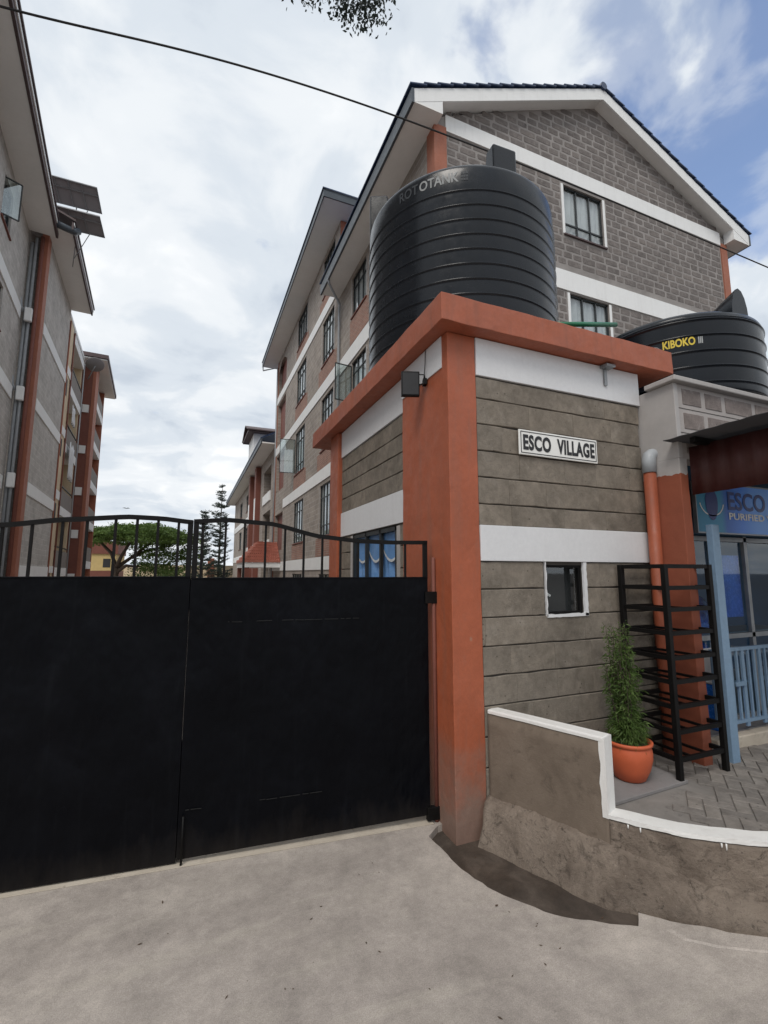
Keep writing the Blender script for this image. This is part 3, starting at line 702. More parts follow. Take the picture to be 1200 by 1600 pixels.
# small guard window with a hand-painted white surround
win = MB()
for (a, b) in (((2.952, 1.64), (3.393, 1.64)), ((2.952, 2.06), (3.393, 2.06)), ((2.963, 1.653), (2.963, 2.047)), ((3.382, 1.653), (3.382, 2.047))): win.bar((a[0], YF + .05, a[1]), (b[0], YF + .05, b[1]), .025, .03, (0, 1, 0))
wo = win.build('guard_window', 'black_metal', GH)
m_ = MB(); m_.quad((2.955, YF + .06, 1.63), (3.39, YF + .06, 1.63), (3.39, YF + .06, 2.07), (2.955, YF + .06, 2.07)); m_.build('pane', 'window_glass', wo)
m_ = MB(); m_.box(2.9, 3.45, YF + .14, YF + .16, 1.55, 2.1); m_.build('inner_board', 'room_dark', wo)
m_ = MB(); m_.bar((2.985, YF + .09, 1.835), (3.07, YF + .09, 1.79), .02, .01, (0, 1, 0)); m_.build('latch', 'white_plastic', wo)
r_ = random.Random(3); m_ = MB()
def ragged(m_, a, b, w0, w1, horiz):
    n = 14; V = []; F = []
    for k in range(n + 1):
        t_ = k / n; i0 = w0 + r_.uniform(-.002, .002); o0 = w1 + r_.uniform(-.004, .004)
        p = Vector(a).lerp(Vector(b), t_)
        for d in (i0, o0):
            for yy in (YF - .004, YF + .02):
                V.append((p.x, yy, p.z + d) if horiz else (p.x + d, yy, p.z))
    for k in range(n):
        q = k * 4
        F += [(q, q + 4, q + 6, q + 2), (q, q + 1, q + 5, q + 4), (q + 2, q + 6, q + 7, q + 3)]
    m_.add(V, F)
ragged(m_, (3.415, 0, 1.61), (3.415, 0, 2.098), -.02, .018, False); ragged(m_, (2.945, 0, 1.61), (3.432, 0, 1.61), -.004, .022, True); ragged(m_, (2.95, 0, 1.61), (2.95, 0, 2.098), -.004, .006, False)
m_.build('painted_surround', 'white_band', wo)
# side window with blue curtains, seen through the gate bars
sw_ = window(GH, (2.046, 4.535, .9), (0, 1, 0), (-1, 0, 0), 1.45, 1.6, cols=(.33, .66), rows=(.0,), depth=.015, fw=.045, curtain='curtain_blue', sill='orange_paint', jamb='grey_plaster', glz='curtain_glass')
for k in range(3):   # swags pinned across the top of the curtain
    m_ = MB(); y0 = 4.56 + k * .47; n = 8
    for i in range(n):
        a, b = i / n, (i + 1) / n; f_ = lambda s: .16 + .13 * (1 - (2 * s - 1) ** 2)
        m_.quad((2.098, y0 + a * .46, 2.48), (2.098, y0 + b * .46, 2.48), (2.094, y0 + b * .46, 2.44 - f_(b)), (2.094, y0 + a * .46, 2.44 - f_(a)))
    so_ = m_.build('curtain_swag', 'curtain_blue', sw_); m_ = MB()
    for i in range(n):
        a, b = i / n, (i + 1) / n; f_ = lambda s: .16 + .13 * (1 - (2 * s - 1) ** 2)
        m_.quad((2.091, y0 + a * .46, 2.44 - f_(a)), (2.091, y0 + b * .46, 2.44 - f_(b)), (2.091, y0 + b * .46, 2.41 - f_(b)), (2.091, y0 + a * .46, 2.41 - f_(a)))
    m_.build('swag_trim', 'cloth_white', sw_)
m_ = MB(); m_.box(2.4, 2.45, 4.3, 6.3, .6, 2.7); m_.build('inner_room', 'room_dark', sw_)
# little steel bracket under the cornice
br = MB(); br.box(3.795, 3.83, YF - .030, YF - .012, 3.885, 4.06); br.box(3.755, 3.875, YF - .10, YF - .012, 4.06, 4.085)
tag(br.build('steel_bracket', 'galvanised'), 'small grey steel bracket under the orange cornice above the white band', 'bracket')
# name board
sg = empty('name_sign', (2.69, YF - .012, 3.06), rz=0, label='white name board with black border reading ESCO VILLAGE', cat='sign'); sg.rotation_euler = (0, R(.3), 0)
m_ = MB(); m_.box(0, .945, -.014, 0, 0, .235); m_.build('board', 'sign_white', sg, .006)
m_ = MB()
for (x0, x1, z0, z1) in ((.018, .927, .016, .023), (.018, .927, .212, .219), (.018, .025, .023, .212), (.920, .927, .023, .212)): m_.box(x0, x1, -.0165, -.013, z0, z1)
m_.build('border', 'sign_black', sg)
for (txt, x0, x1) in (('ESCO', .045, .365), ('VILLAGE', .440, .905)):
    me_ = text_mesh(txt, .16, .8, .0062, .0015, 1.10); a = extent(me_); k = (x1 - x0) / (a[1] - a[0]); kz = .145 / (a[3] - a[2])
    for v in me_.vertices: x, y, z = v.co; v.co = (x0 + (x - a[0]) * k, -.0165 - z, .046 + (y - a[2]) * kz)
    letters('lettering', me_, 'sign_black', sg)
# floodlight on the pillar
fl = empty('floodlight', (1.82, 3.72, 3.75), R(-20), label='small black floodlight on a bracket below the orange cornice', cat='floodlight')
m_ = MB(); m_.box(-.085, .085, -.022, .022, -.125, .115); m_.build('housing', 'black_metal', fl, .006)
m_ = MB(); m_.box(-.074, .074, -.026, -.0225, -.112, .10); m_.build('lens', 'sign_black', fl)
for k in range(5):
    m_ = MB(); m_.box(-.06 + k * .028, -.054 + k * .028, .022, .045, -.08, .08); m_.build('cooling_fin', 'black_metal', fl)
m_ = MB(); m_.tube([(.06, .02, .10), (.135, .02, .10), (.15, .03, .02), (.06, .03, .0)], .006, 6); m_.build('yoke', 'black_metal', fl)
m_ = MB(); m_.box(.12, .155, -.01, .06, .0, .055); m_.build('wall_plate', 'black_metal', fl)
m_ = MB(); m_.tube([(.13, .02, .05), (.14, .0, .2), (.145, .0, .34)], .004, 6); m_.build('cable', 'cable_black', fl)

# ================================================================== gate
GP = Vector((1.915, 3.58, 0)); gdir = Vector((-1.86, .18, 0)).normalized(); GROT = math.atan2(gdir.y, gdir.x)
# local frame: +x along the gate towards the left, +y = away from the road is local -y after the turn; street side is local y>0
def arch(u, pts):
    for i in range(len(pts) - 1):
        if pts[i][0] <= u <= pts[i + 1][0]:
            t_ = (u - pts[i][0]) / (pts[i + 1][0] - pts[i][0]); t_ = t_ * t_ * (3 - 2 * t_) * .35 + t_ * .65
            return pts[i][1] + (pts[i + 1][1] - pts[i][1]) * t_
    return pts[-1][1]
def gate_leaf(u0, u1, prof, bars, zb, ztop, label, hinge_end):
    o = empty('gate_leaf', GP + gdir * u0, GROT, label=label, cat='gate', group='leaves of the driveway gate')
    L = u1 - u0
    nx, nz = 40, 36; V = []; F = []
    for i in range(nx + 1):
        for j in range(nz + 1):
            u = L * i / nx; z = zb(u / L) + (ztop - zb(u / L)) * j / nz
            e = min(u, L - u, z - zb(u / L), ztop - z); k = min(1, max(0, e / .12))
            V.append((u, .004 * k * noise.noise(Vector((u * 1.7 + u0, z * 1.5, u0))) + .002 * k * noise.noise(Vector((u * 5, z * 4, 2))), z))
    for i in range(nx):
        for j in range(nz): F.append((i * (nz + 1) + j, i * (nz + 1) + j + 1, (i + 1) * (nz + 1) + j + 1, (i + 1) * (nz + 1) + j))
    back = [(x, -.003, z) for (x, y, z) in V]
    m_ = MB(); m_.add(V, F, True); m_.add([(x, y - .004, z) for (x, y, z) in V], [f_[::-1] for f_ in F], True); m_.build('sheet_panel', 'gate_black', o)
    f_ = MB(); f_.bar((0, -.03, ztop - .02), (L, -.03, ztop - .02), .04, .04); f_.bar((0, -.03, zb(.5) + .03), (L, -.03, zb(.5) + .03), .04, .04); f_.bar((0, -.03, 1.05), (L, -.03, 1.05), .04, .04)
    f_.bar((.02, -.03, zb(0)), (.02, -.03, ztop), .04, .04); f_.bar((L - .02, -.03, zb(1)), (L - .02, -.03, ztop), .04, .04); f_.build('back_frame', 'gate_black', o)
    f_ = MB(); f_.bar((0, -.012, ztop + .004), (L, -.012, ztop + .004), .036, .012); f_.build('top_rail', 'gate_black', o, .002)
    n = 30; pts = [(L * k / n, -.012, arch(L * k / n, prof)) for k in range(n + 1)]; V = []; F = []
    for (x, y, z) in pts:
        for (dy, dz) in ((-.018, -.016), (.018, -.016), (.018, .016), (-.018, .016)): V.append((x, y + dy, z + dz))
    for k in range(n):
        for j in range(4): F.append((k * 4 + j, k * 4 + 4 + j, k * 4 + 4 + (j + 1) % 4, k * 4 + (j + 1) % 4))
    F += [(0, 1, 2, 3), (n * 4 + 3, n * 4 + 2, n * 4 + 1, n * 4)]
    m_ = MB(); m_.add(V, F); m_.build('arched_rail', 'black_metal', o)
    for e, u in ((0, .018), (1, L - .018)):
        m_ = MB(); m_.bar((u, -.012, ztop + .01), (u, -.012, prof[0][1] if e == 0 else prof[-1][1]), .036, .036, (0, 1, 0)); m_.build('end_post', 'black_metal', o, .003)
    for u in bars:
        m_ = MB(); m_.bar((u, -.012, ztop + .01), (u, -.012, arch(u, prof) - .012), .017, .017, (0, 1, 0)); m_.build('bar', 'black_metal', o)
    return o
zr = lambda t_: .035 + .022 * (1 - t_); zl_ = lambda t_: .018
pr = [(0, 2.262), (.30, 2.256), (.60, 2.262), (.93, 2.292), (1.33, 2.385), (1.66, 2.405), (1.895, 2.385)]
gr = gate_leaf(.012, 1.907, pr, [1.843 - .012, 1.665, 1.525, 1.365, 1.215, 1.065, .915, .765, .615, .41, .20], zr, 1.955, 'right leaf of black sheet steel gate, hinged at the orange pillar', 0)
pl2 = [(0, 2.378), (.22, 2.40), (.43, 2.405), (.83, 2.372), (1.2, 2.322), (1.55, 2.29), (1.86, 2.28)]
gl = gate_leaf(1.912, 3.78, pl2, [.10, .24, .38, .52, .70, .85, 1.03, 1.2, 1.37, 1.54, 1.7], zl_, 1.965, 'left leaf of black sheet steel gate with the higher arched top rail', 1)
# weld beads, flaked pale in places
def bead(o, u0, u1, z, seed):
    r_ = random.Random(seed); u = u0
    while u < u1:
        L = r_.uniform(.03, .12)
        if r_.random() < .62: m_ = MB(); m_.bar((u, .008, z + r_.uniform(-.002, .002)), (min(u + L, u1), .008, z + r_.uniform(-.002, .002)), .004, .003, (0, 1, 0)); m_.build('weld_bead', 'weld_bead', o)
        u += L + r_.uniform(.0, .02)
bead(gr, .55, 1.62, 1.635, 1); bead(gr, .72, 1.85, .352, 2)
for (z0, z1) in ((.02, .80), (1.72, 1.95)):      # cover plates behind the meeting edge
    m_ = MB(); m_.box(1.86, 1.93, -.062, -.052, z0, z1); m_.build('cover_plate', 'gate_black', gr)
# hinge pipe and pins on the pillar side, drop bolt
m_ = MB(); m_.tube([(-.055, .0, 0), (-.055, .0, 2.12), (-.055, 0, 2.135)], [.017, .017, .008], 10); m_.build('hinge_pipe', 'brown_paint', gr)
for z in (1.79, .07):
    m_ = MB(); m_.box(-.085, .03, -.02, .022, z - .05, z + .05); m_.build('hinge', 'black_metal', gr, .004)
m_ = MB(); m_.tube([(1.86, .02, .0), (1.86, .02, .32)], .008, 8); m_.build('drop_bolt', 'black_metal', gr)
# pillar that carries the left leaf (beyond the picture's left edge)
q_ = GP + gdir * 4.02; m_ = MB(); m_.box(q_.x - .2, q_.x + .18, q_.y - .2, q_.y + .2, -.07, 2.55); gpil = m_.build('gate_pillar', 'orange_paint', None, .012)
tag(gpil, 'plain orange gate pillar at the far end of the left gate leaf', 'pillar')
# threshold strip
th = MB(); th.slab([GP + gdir * 0.0 + Vector((0, -.035, .002)), GP + gdir * 3.8 + Vector((0, -.035, .002)), GP + gdir * 3.8 + Vector((0, .22, .002)), GP + Vector((0, .22, .002))], (0, 0, 1), .006)
tag(th.build('threshold', 'step_cream'), kind='structure')

# ================================================================== water shop (right): pier, parapet wall, recessed front, canopy
SH = empty('water_shop', (0, 0, 0), label='low stone shop with plastered corner pier and dark red canopy at the right', cat='shop')
# plaster / orange corner pier with a ragged paint edge
t = NT('pier_two_tone'); w = t.world(); z = t.sepz(w)
e = t.math('ADD', z, t.math('MULTIPLY', t.math('SUBTRACT', t.noise(w, 6, 4, 0.5), 0.5), 0.16))
pl_c = t.ramp(t.noise(w, 3, 7, 0.65), [(0.3, (0.36, 0.34, 0.33)), (0.7, (0.44, 0.415, 0.40))])
or_c = t.ramp(t.noise(w, 2, 6, 0.6), [(0.3, (0.215, 0.058, 0.030)), (0.7, (0.27, 0.075, 0.038))])  # orange taken deeper to stand in for the canopy's shade
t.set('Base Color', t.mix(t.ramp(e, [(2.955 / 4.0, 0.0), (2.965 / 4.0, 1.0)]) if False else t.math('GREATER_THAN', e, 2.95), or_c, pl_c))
t.set('Roughness', 0.75); t.bump(t.noise(w, 60, 5), 0.25, 0.006); M['pier_two_tone'] = t.m
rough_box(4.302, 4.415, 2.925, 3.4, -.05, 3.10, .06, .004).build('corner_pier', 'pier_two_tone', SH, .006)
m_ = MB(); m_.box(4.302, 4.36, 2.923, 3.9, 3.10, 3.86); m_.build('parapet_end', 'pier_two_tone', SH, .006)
m_ = MB(); m_.box(4.36, 9.0, 2.945, 3.12, 3.10, 3.86); m_.build('parapet_core', 'mortar_white', SH)
m_ = MB(); m_.box(4.415, 4.74, 3.34, 3.4, -.05, 3.1); m_.build('return_wall', 'shop_dark', SH)
PB = variants('parapet_stone')
def par_place(me_, u, zc, L, hh, r_): inst('parapet_block', me_, SH, (u, 2.929, zc), (L - .07, 1, hh - .075))
for i, (z0, z1) in enumerate(((3.62, 3.86), (3.37, 3.61), (3.12, 3.36))): course(SH, PB, (z0 + z1) / 2, z1 - z0, 4.40, 6.6, par_place, 200 + i, .42)
for z in (3.614, 3.364): m_ = MB(); m_.box(4.362, 9.0, 2.9315, 2.934, z - .003, z + .003); m_.build('joint_line', 'mortar_dark', SH)
m_ = MB(); m_.box(4.36, 9.0, 2.9345, 2.944, 3.10, 3.86); m_.build('parapet_face', 'mortar_white', SH)
m_ = MB(); m_.box(4.25, 9.0, 2.87, 3.2, 3.862, 3.915); m_.build('coping', 'grey_plaster', SH, .01)
m_ = MB(); m_.box(4.74, 9.0, 3.2, 8.0, 3.70, 3.86); m_.build('roof_slab', 'grey_plaster', SH)
m_ = MB(); m_.box(4.30, 9.0, 7.8, 8.0, -.05, 3.7); m_.build('rear_wall', 'grey_plaster', SH)
m_ = MB(); m_.box(8.8, 9.0, 2.95, 7.8, -.05, 3.7); m_.build('side_wall', 'grey_plaster', SH)
m_ = MB(); m_.box(4.74, 9.0, 4.6, 4.65, .2, 3.7); m_.build('inner_partition', 'shop_dark', SH)
m_ = MB(); m_.box(4.74, 8.8, 3.19, 7.8, PAVE - .05, .41); m_.build('shop_floor', 'slab_grey', SH)
m_ = MB(); m_.box(4.745, 8.8, 3.08, 3.19, PAVE - .05, .405); m_.build('step', 'step_cream', SH, .012)
# glazed front
m_ = MB()
for x in (4.78, 5.42, 6.02, 6.7): m_.bar((x, 3.42, .41), (x, 3.42, 2.42), .055, .05, (0, 1, 0))
for z in (.44, 1.30, 2.38): m_.bar((4.76, 3.42, z), (6.9, 3.42, z), .05, .05, (0, 1, 0))
fo = m_.build('shop_front', 'galvanised', SH)
for (x0, x1) in ((4.80, 5.39), (5.45, 5.99), (6.05, 6.67)):
    for (z0, z1) in ((.47, 1.27), (1.33, 2.35)):
        m_ = MB(); m_.quad((x0, 3.43, z0), (x1, 3.43, z0), (x1, 3.43, z1), (x0, 3.43, z1)); m_.build('pane', 'shop_glass', fo)
m_ = MB(); m_.box(4.74, 8.8, 3.36, 3.46, 2.42, 3.7); m_.build('transom', 'shop_dark', SH)
# big blue water bottles standing inside the glass
def bottle(x, y, z, s, label):
    o = empty('water_bottle', (x, y, z), label=label, cat='bottle', group='water bottles behind the shop glass')
    m_ = MB(); m_.lathe([(0.001, 0), (.12, 0), (.135, .02), (.135, .10), (.125, .115), (.135, .13), (.135, .22), (.125, .235), (.135, .25), (.135, .33), (.10, .40), (.04, .44), (.03, .49)], 24); m_.build('body', 'bottle_blue', o)
    m_ = MB(); m_.lathe([(.034, .47), (.034, .51), (.001, .512)], 16); m_.build('cap', 'white_plastic', o); o.scale = (s, s, s)
pos = ('first', 'second', 'third')
for (z, nm) in ((1.30, 'upper'), (.75, 'lower')):
    m_ = MB(); m_.box(4.80, 7.2, 3.62, 4.05, z - .04, z); m_.build('shelf', 'galvanised', SH)
    for k in range(3): bottle(4.98 + k * .34, 3.82, z, 1.0, 'blue water bottle, %s from the post side on the %s shop shelf' % (pos[k], nm))
pst = MB(); pst.box(5.50, 5.95, 3.445, 3.45, 1.5, 2.2); tag(pst.build('window_poster', 'bottle_blue'), 'blue poster behind the upper shop glass', 'poster')
# canopy: corrugated roof sheet and dark red side sheet
def corrugated(P, U, Vv, n_dir, lu, lv, pitch, amp, th=.003):
    P, U, Vv, n_dir = Vector(P), Vector(U), Vector(Vv), Vector(n_dir); n = int(lu / pitch * 8); V = []; F = []
    for k in range(n + 1):
        u = lu * k / n; d = amp * math.sin(2 * math.pi * u / pitch)
        for s_ in (0, th):
            V.append(P + U * u + n_dir * (d + s_)); V.append(P + U * u + Vv * lv + n_dir * (d + s_))
    for k in range(n):
        a, b = k * 4, k * 4 + 4
        F += [(a, b, b + 1, a + 1), (a + 2, a + 3, b + 3, b + 2), (a, a + 2, b + 2, b), (a + 1, b + 1, b + 3, a + 3)]
    m_ = MB(); m_.add(V, F, True); return m_
cs = corrugated((4.17, -.25, 3.262), (0, 1, 0), (1, 0, -.01), (0, 0, 1), 3.23, 4.4, .20, .0025, .006)  # near end lengthened out of view to deepen the shade underneath
cpo = cs.build('canopy_sheet', 'canopy_under', SH)
m_ = corrugated((4.455, -.22, 2.745), (0, 1, 0), (0, 0, 1), (-1, 0, 0), 3.145, .47, .15, .004); m_.build('fascia_sheet', 'red_sheet', cpo)
m_ = MB()
for y in (-.1, .9, 1.85, 2.75): m_.bar((4.25, y, 3.225), (8.5, y, 3.185), .05, .05)
for x in (4.5, 6.0, 7.5): m_.bar((x, -.2, 3.18), (x, 2.9, 3.18), .05, .04)
m_.build('purlin', 'black_metal', cpo)
m_ = corrugated((4.455, -.22, 2.80), (1, 0, 0), (0, 0, 1), (0, -1, 0), 4.0, .42, .11, .009); m_.build('front_fascia', 'red_sheet', cpo)
for (x, y, lb) in ((4.65, 2.895, 'light blue steel post beside the black rack under the canopy'), (4.65, -.1, 'light blue steel post at the outer canopy corner')):
    m_ = MB(); m_.box(x - .052, x + .052, y - .03, y + .03, PAVE - .01, 2.46 if y > 2 else 3.16); po = m_.build('canopy_post', 'blue_paint', None, .004)
    tag(po, lb, 'post', 'blue canopy posts')
    if y > 2: tag(po, kind='thing')
# shop sign
ss = empty('shop_sign', (4.80, 3.13, 2.42), label='blue water shop sign under the red canopy with a dark swirl logo', cat='sign')
m_ = MB(); m_.box(0, 2.0, 0, .03, 0, .52); m_.build('sign_face', 'shop_sign_face', ss)
m_ = MB()
for (x0, x1, z0, z1) in ((-.012, 2.012, -.014, .0), (-.012, 2.012, .52, .534), (-.012, 0, 0, .52), (2.0, 2.012, 0, .52)): m_.box(x0, x1, -.01, .03, z0, z1)
m_.build('sign_frame', 'galvanised', ss)
def sign_text(txt, x, z, hgt, wid, mat):
    me_ = text_mesh(txt, .2, .9, .004, .001); a = extent(me_); k = wid / (a[1] - a[0]); kz = hgt / (a[3] - a[2])
    for v in me_.vertices: X, Y, Z = v.co; v.co = (x + (X - a[0]) * k, -.004 - Z, z + (Y - a[2]) * kz)
    letters('lettering', me_, mat, ss)
plain('print_navy', (0.008, 0.02, 0.16), 0.4, 10, 0.1, 0.0)
sign_text('ESCO', .52, .25, .20, .66, 'print_navy'); sign_text('PURIFIED WATER', .52, .145, .075, 1.2, 'sign_white')
m_ = MB()
for k in range(20):
    a0, a1 = R(190 + k * 8), R(190 + (k + 1) * 8); c0 = (.25, .33)
    q = lambda a, r_: (c0[0] + r_ * math.cos(a), -.003, c0[1] + r_ * .8 * math.sin(a))
    m_.quad(q(a0, .185), q(a1, .185), q(a1, .200), q(a0, .200))
m_.build('swirl_line', 'sign_white', ss)
m_ = MB(); m_.add([(.25 + .10 * math.cos(R(a)), -.003, .33 + .17 * math.sin(R(a)) * (1.2 if 180 < a < 360 else .8)) for a in range(0, 360, 15)], [tuple(range(24))]); m_.build('swirl_drop', 'print_navy', ss)
# blue grille in front of the shop
gri = empty('shop_grille', (4.83, 3.14, 0), label='light blue low grille of vertical bars in front of the shop', cat='grille')
for (z0, z1) in ((.50, .53), (1.205, 1.24)):
    m_ = MB(); m_.box(.0, 1.3, -.013, .013, z0, z1); m_.build('rail', 'blue_paint', gri)
for k in range(14):
    x = .02 + k * .095; w_ = .022 if k % 3 == 2 else .012
    m_ = MB(); m_.box(x - w_, x + w_, -.010, .010, .46 if k % 3 == 2 else .531, 1.204); m_.build('bar', 'blue_paint', gri)
m_ = MB(); m_.box(.33, .50, -.022, -.012, .86, .90); m_.build('latch', 'blue_paint', gri)
# dispenser standing behind the grille
dp = empty('water_dispenser', (5.16, 3.30, .41), label='white water dispenser with blue lower panel behind the grille', cat='dispenser')
m_ = MB(); m_.box(-.16, .16, -.06, .06, .45, .80); m_.build('upper_body', 'white_plastic', dp, .02)
m_ = MB(); m_.box(-.15, .15, -.06, .06, 0, .45); m_.build('lower_panel', 'bottle_blue', dp, .01)
m_ = MB(); m_.lathe([(.001, 0), (.05, 0), (.05, .012), (.001, .014)], 20); q = m_.build('tap_recess', 'sign_black', dp); q.rotation_euler = (R(90), 0, 0); q.location = (-.05, -.06, .68)
# downpipe in the corner
dpz = empty('downpipe', (4.245, 3.20, 0), label='orange painted downpipe with grey elbow in the corner beside the rack', cat='pipe')
m_ = MB(); m_.tube([(0, 0, .05), (0, 0, 3.02)], .058, 18); m_.build('pipe', 'pipe_orange_shaded', dpz)
m_ = MB(); m_.tube([(0, 0, 3.0), (0, 0, 3.13), (.012, .0, 3.17), (.04, .0, 3.19), (.09, .0, 3.2)], [.066, .066, .065, .062, .06], 18); m_.build('elbow', 'pipe_grey', dpz)

# plinth blocks under the squat tank
for (dx, dy) in ((-.5, -.5), (.5, -.5), (-.5, .5), (.5, .5)):
    m_ = MB(); m_.box(5.80 + dx - .2, 5.80 + dx + .2, 3.98 + dy - .2, 3.98 + dy + .2, 3.861, 4.0); m_.build('tank_support', 'grey_plaster', SH)
# ================================================================== steel rack
RK = empty('steel_rack', (3.80, 2.80, PAVE), label='tall black welded steel rack of open shelves beside the potted plant', cat='rack')
RX, RY, RH = .585, .44, 1.775
for (x, y) in ((0, 0), (RX, 0), (0, RY), (RX, RY)):
    m_ = MB(); m_.bar((x, y, 0), (x, y, RH), .044, .044, (0, 1, 0)); m_.build('leg', 'black_metal', RK, .003)
levels = [.17, .385, .585, .785, .98, 1.185, 1.385, 1.57, 1.757]
for i, z in enumerate(levels):
    m_ = MB()
    for (a, b) in (((0, 0), (RX, 0)), ((0, RY), (RX, RY)), ((0, 0), (0, RY)), ((RX, 0), (RX, RY))): m_.bar((*a, z), (*b, z), .028, .036, (0, 0, 1))
    if i < 8: m_.bar((.19, 0, z - .004), (.19, RY, z - .004), .02, .02); m_.bar((.39, 0, z - .004), (.39, RY, z - .004), .02, .02)
    m_.build('shelf_frame', 'black_metal', RK)

# ================================================================== potted plant
PT = empty('potted_plant', (3.455, 2.985, PAVE + .016), label='bushy green shrub in a round terracotta pot on the grey slab', cat='plant')
m_ = MB(); m_.lathe([(.001, 0), (.105, 0), (.125, .012), (.165, .09), (.188, .17), (.190, .22), (.182, .265), (.178, .275), (.196, .283), (.198, .302), (.190, .308), (.172, .306), (.165, .27), (.001, .265)], 48); pot_ = m_.build('pot', 'terracotta', PT); pot_.scale = (.94, .94, 1.0)
m_ = MB(); m_.lathe([(.001, .285), (.10, .29), (.168, .275)], 24); m_.build('soil', 'soil', PT)
r_ = random.Random(21); st = MB(); lf = MB()
for s_ in range(34):
    a = r_.uniform(0, 6.28); lean = r_.uniform(.01, .115) if s_ else 0; hgt = r_.uniform(.5, 1.0) * (1.0 - lean * 1.6) + .08
    pts = []; 
    for k in range(7):
        t_ = k / 6; pts.append(Vector((math.cos(a) * (.03 + lean * t_ ** .7 * 1.0) - .03 * t_, math.sin(a) * (.03 + lean * t_ ** .7), .28 + hgt * t_)) + Vector((r_.uniform(-.012, .012), r_.uniform(-.012, .012), 0)))
    st.tube(pts, [.005 - .0006 * k for k in range(7)], 5)
    for q in range(170):
        t_ = r_.random() ** 1.15; i = min(5, int(t_ * 6)); p = pts[i].lerp(pts[i + 1], t_ * 6 - i)
        d = Vector((r_.gauss(0, 1), r_.gauss(0, 1), r_.gauss(.2, .6))).normalized(); L = r_.uniform(.03, .075) * (1.25 - .5 * t_); w_ = r_.uniform(.0025, .006)
        sd_ = d.cross(Vector((r_.gauss(0, 1), r_.gauss(0, 1), r_.gauss(0, 1)))).normalized() * w_
        dr = Vector((0, 0, -L * .35)); p = p + d * r_.uniform(0, .03)
        lf.add([p, p + d * L * .5 + sd_, p + d * L + dr, p + d * L * .5 - sd_], [(0, 1, 2, 3)])
for q in range(900):
    a = r_.uniform(0, 6.28); rr = .13 * math.sqrt(r_.random()); p = Vector((rr * math.cos(a), rr * math.sin(a), .29 + r_.uniform(0, .16))); d = Vector((math.cos(a) * .8 + r_.gauss(0, .5), math.sin(a) * .8 + r_.gauss(0, .5), r_.gauss(.1, .6))).normalized(); L = r_.uniform(.04, .085)
    sd_ = d.cross(Vector((r_.gauss(0, 1), r_.gauss(0, 1), r_.gauss(0, 1)))).normalized() * r_.uniform(.003, .006); lf.add([p, p + d * L * .5 + sd_, p + d * L - Vector((0, 0, L * .4)), p + d * L * .5 - sd_], [(0, 1, 2, 3)])
st.build('stem', 'bark', PT); lf.build('foliage', 'shrub_leaf', PT)

# ================================================================== water tanks
def ribbed(rad, H_, n_r, z_first, z_last, dome, rib=.022, rw=.020):
    prof = [(.001, 0), (rad * .985, 0), (rad, .03)]
    for k in range(n_r):
        z = z_first + (z_last - z_first) * k / (n_r - 1)
        prof += [(rad, z - rw * 3.2), (rad + rib * .25, z - rw * 1.2), (rad + rib * .9, z - rw * .6), (rad + rib, z), (rad + rib * .7, z + rw * .5), (rad - .004, z + rw), (rad - .004, z + rw * 1.6), (rad, z + rw * 3)]
    for k in range(7):
        a = R(90 * k / 6); prof.append((rad - .10 * (1 - math.cos(a)), H_ - .10 + .10 * math.sin(a)))
    for k in range(1, 7):
        q = k / 6; prof.append(((rad - .10) * (1 - q) + .22 * q, H_ + dome * math.sin(q * math.pi / 2)))
    prof += [(.22, H_ + dome + .06), (.24, H_ + dome + .06), (.24, H_ + dome + .09), (.001, H_ + dome + .10)]
    return prof
def wrap_text(txt, size, rad, az0, z, ws, bold, tilt=0.0, spacing=1.0, wid=None):
    me_ = text_mesh(txt, size, ws, bold, .001, spacing); a = extent(me_); k = (wid / (a[1] - a[0])) if wid else 1
    for v in me_.vertices:
        X, Y, Z = v.co; u = (X - a[0]) * k; th_ = az0 + u / rad; rr = rad + .003 + Z
        v.co = (rr * math.cos(th_), rr * math.sin(th_), z + Y + u * tilt)
    return me_
T1 = empty('water_tank', (3.245, 5.07, 4.345), label='tall black ribbed water tank on the gatehouse roof with pale lettering', cat='water tank', group='rooftop water tanks')
RT = 1.235
m_ = MB(); m_.lathe(ribbed(RT, 2.30, 11, .14, 1.93, .22, .013, .011), 96); m_.build('body', 'tank_black', T1)
def lug(o, az, rad, z0, h, w_, d, mat, lean=0.0):
    c_, s_ = math.cos(az), math.sin(az); tx, ty = -s_, c_
    V = []
    for (rr, zz_) in ((rad - d, z0), (rad + .012, z0), (rad + .012, z0 + h), (rad - d * .55 - lean, z0 + h)):
        for sgn in (-1, 1): V.append((rr * c_ + tx * w_ / 2 * sgn, rr * s_ + ty * w_ / 2 * sgn, zz_))
    m_ = MB(); m_.add(V, [(0, 2, 4, 6), (1, 7, 5, 3), (2, 3, 5, 4), (4, 5, 7, 6), (6, 7, 1, 0), (0, 1, 3, 2)]); return m_.build('lifting_lug', mat, o, .02)
camaz = math.atan2(-5.07, -3.245)
lug(T1, camaz - R(84), RT - .02, 1.95, .92, .36, .42, 'tank_black'); lug(T1, camaz + R(30), RT - .12, 2.10, .55, .32, .26, 'tank_black'); lug(T1, camaz + R(150), RT - .03, 2.05, .62, .40, .30, 'tank_black')
for (txt, az, wd, mt) in (('ROT', camaz - R(33.5), .26, 'faint_print'), ('OTANK', camaz - R(20.5), .46, 'grey_print')):  # first letters toned down to imitate glare washing them out
    letters('lettering', wrap_text(txt, .17, RT, az, 2.045, 1.0, .003, 0, 1.0, wd), mt, T1)
m_ = MB(); 
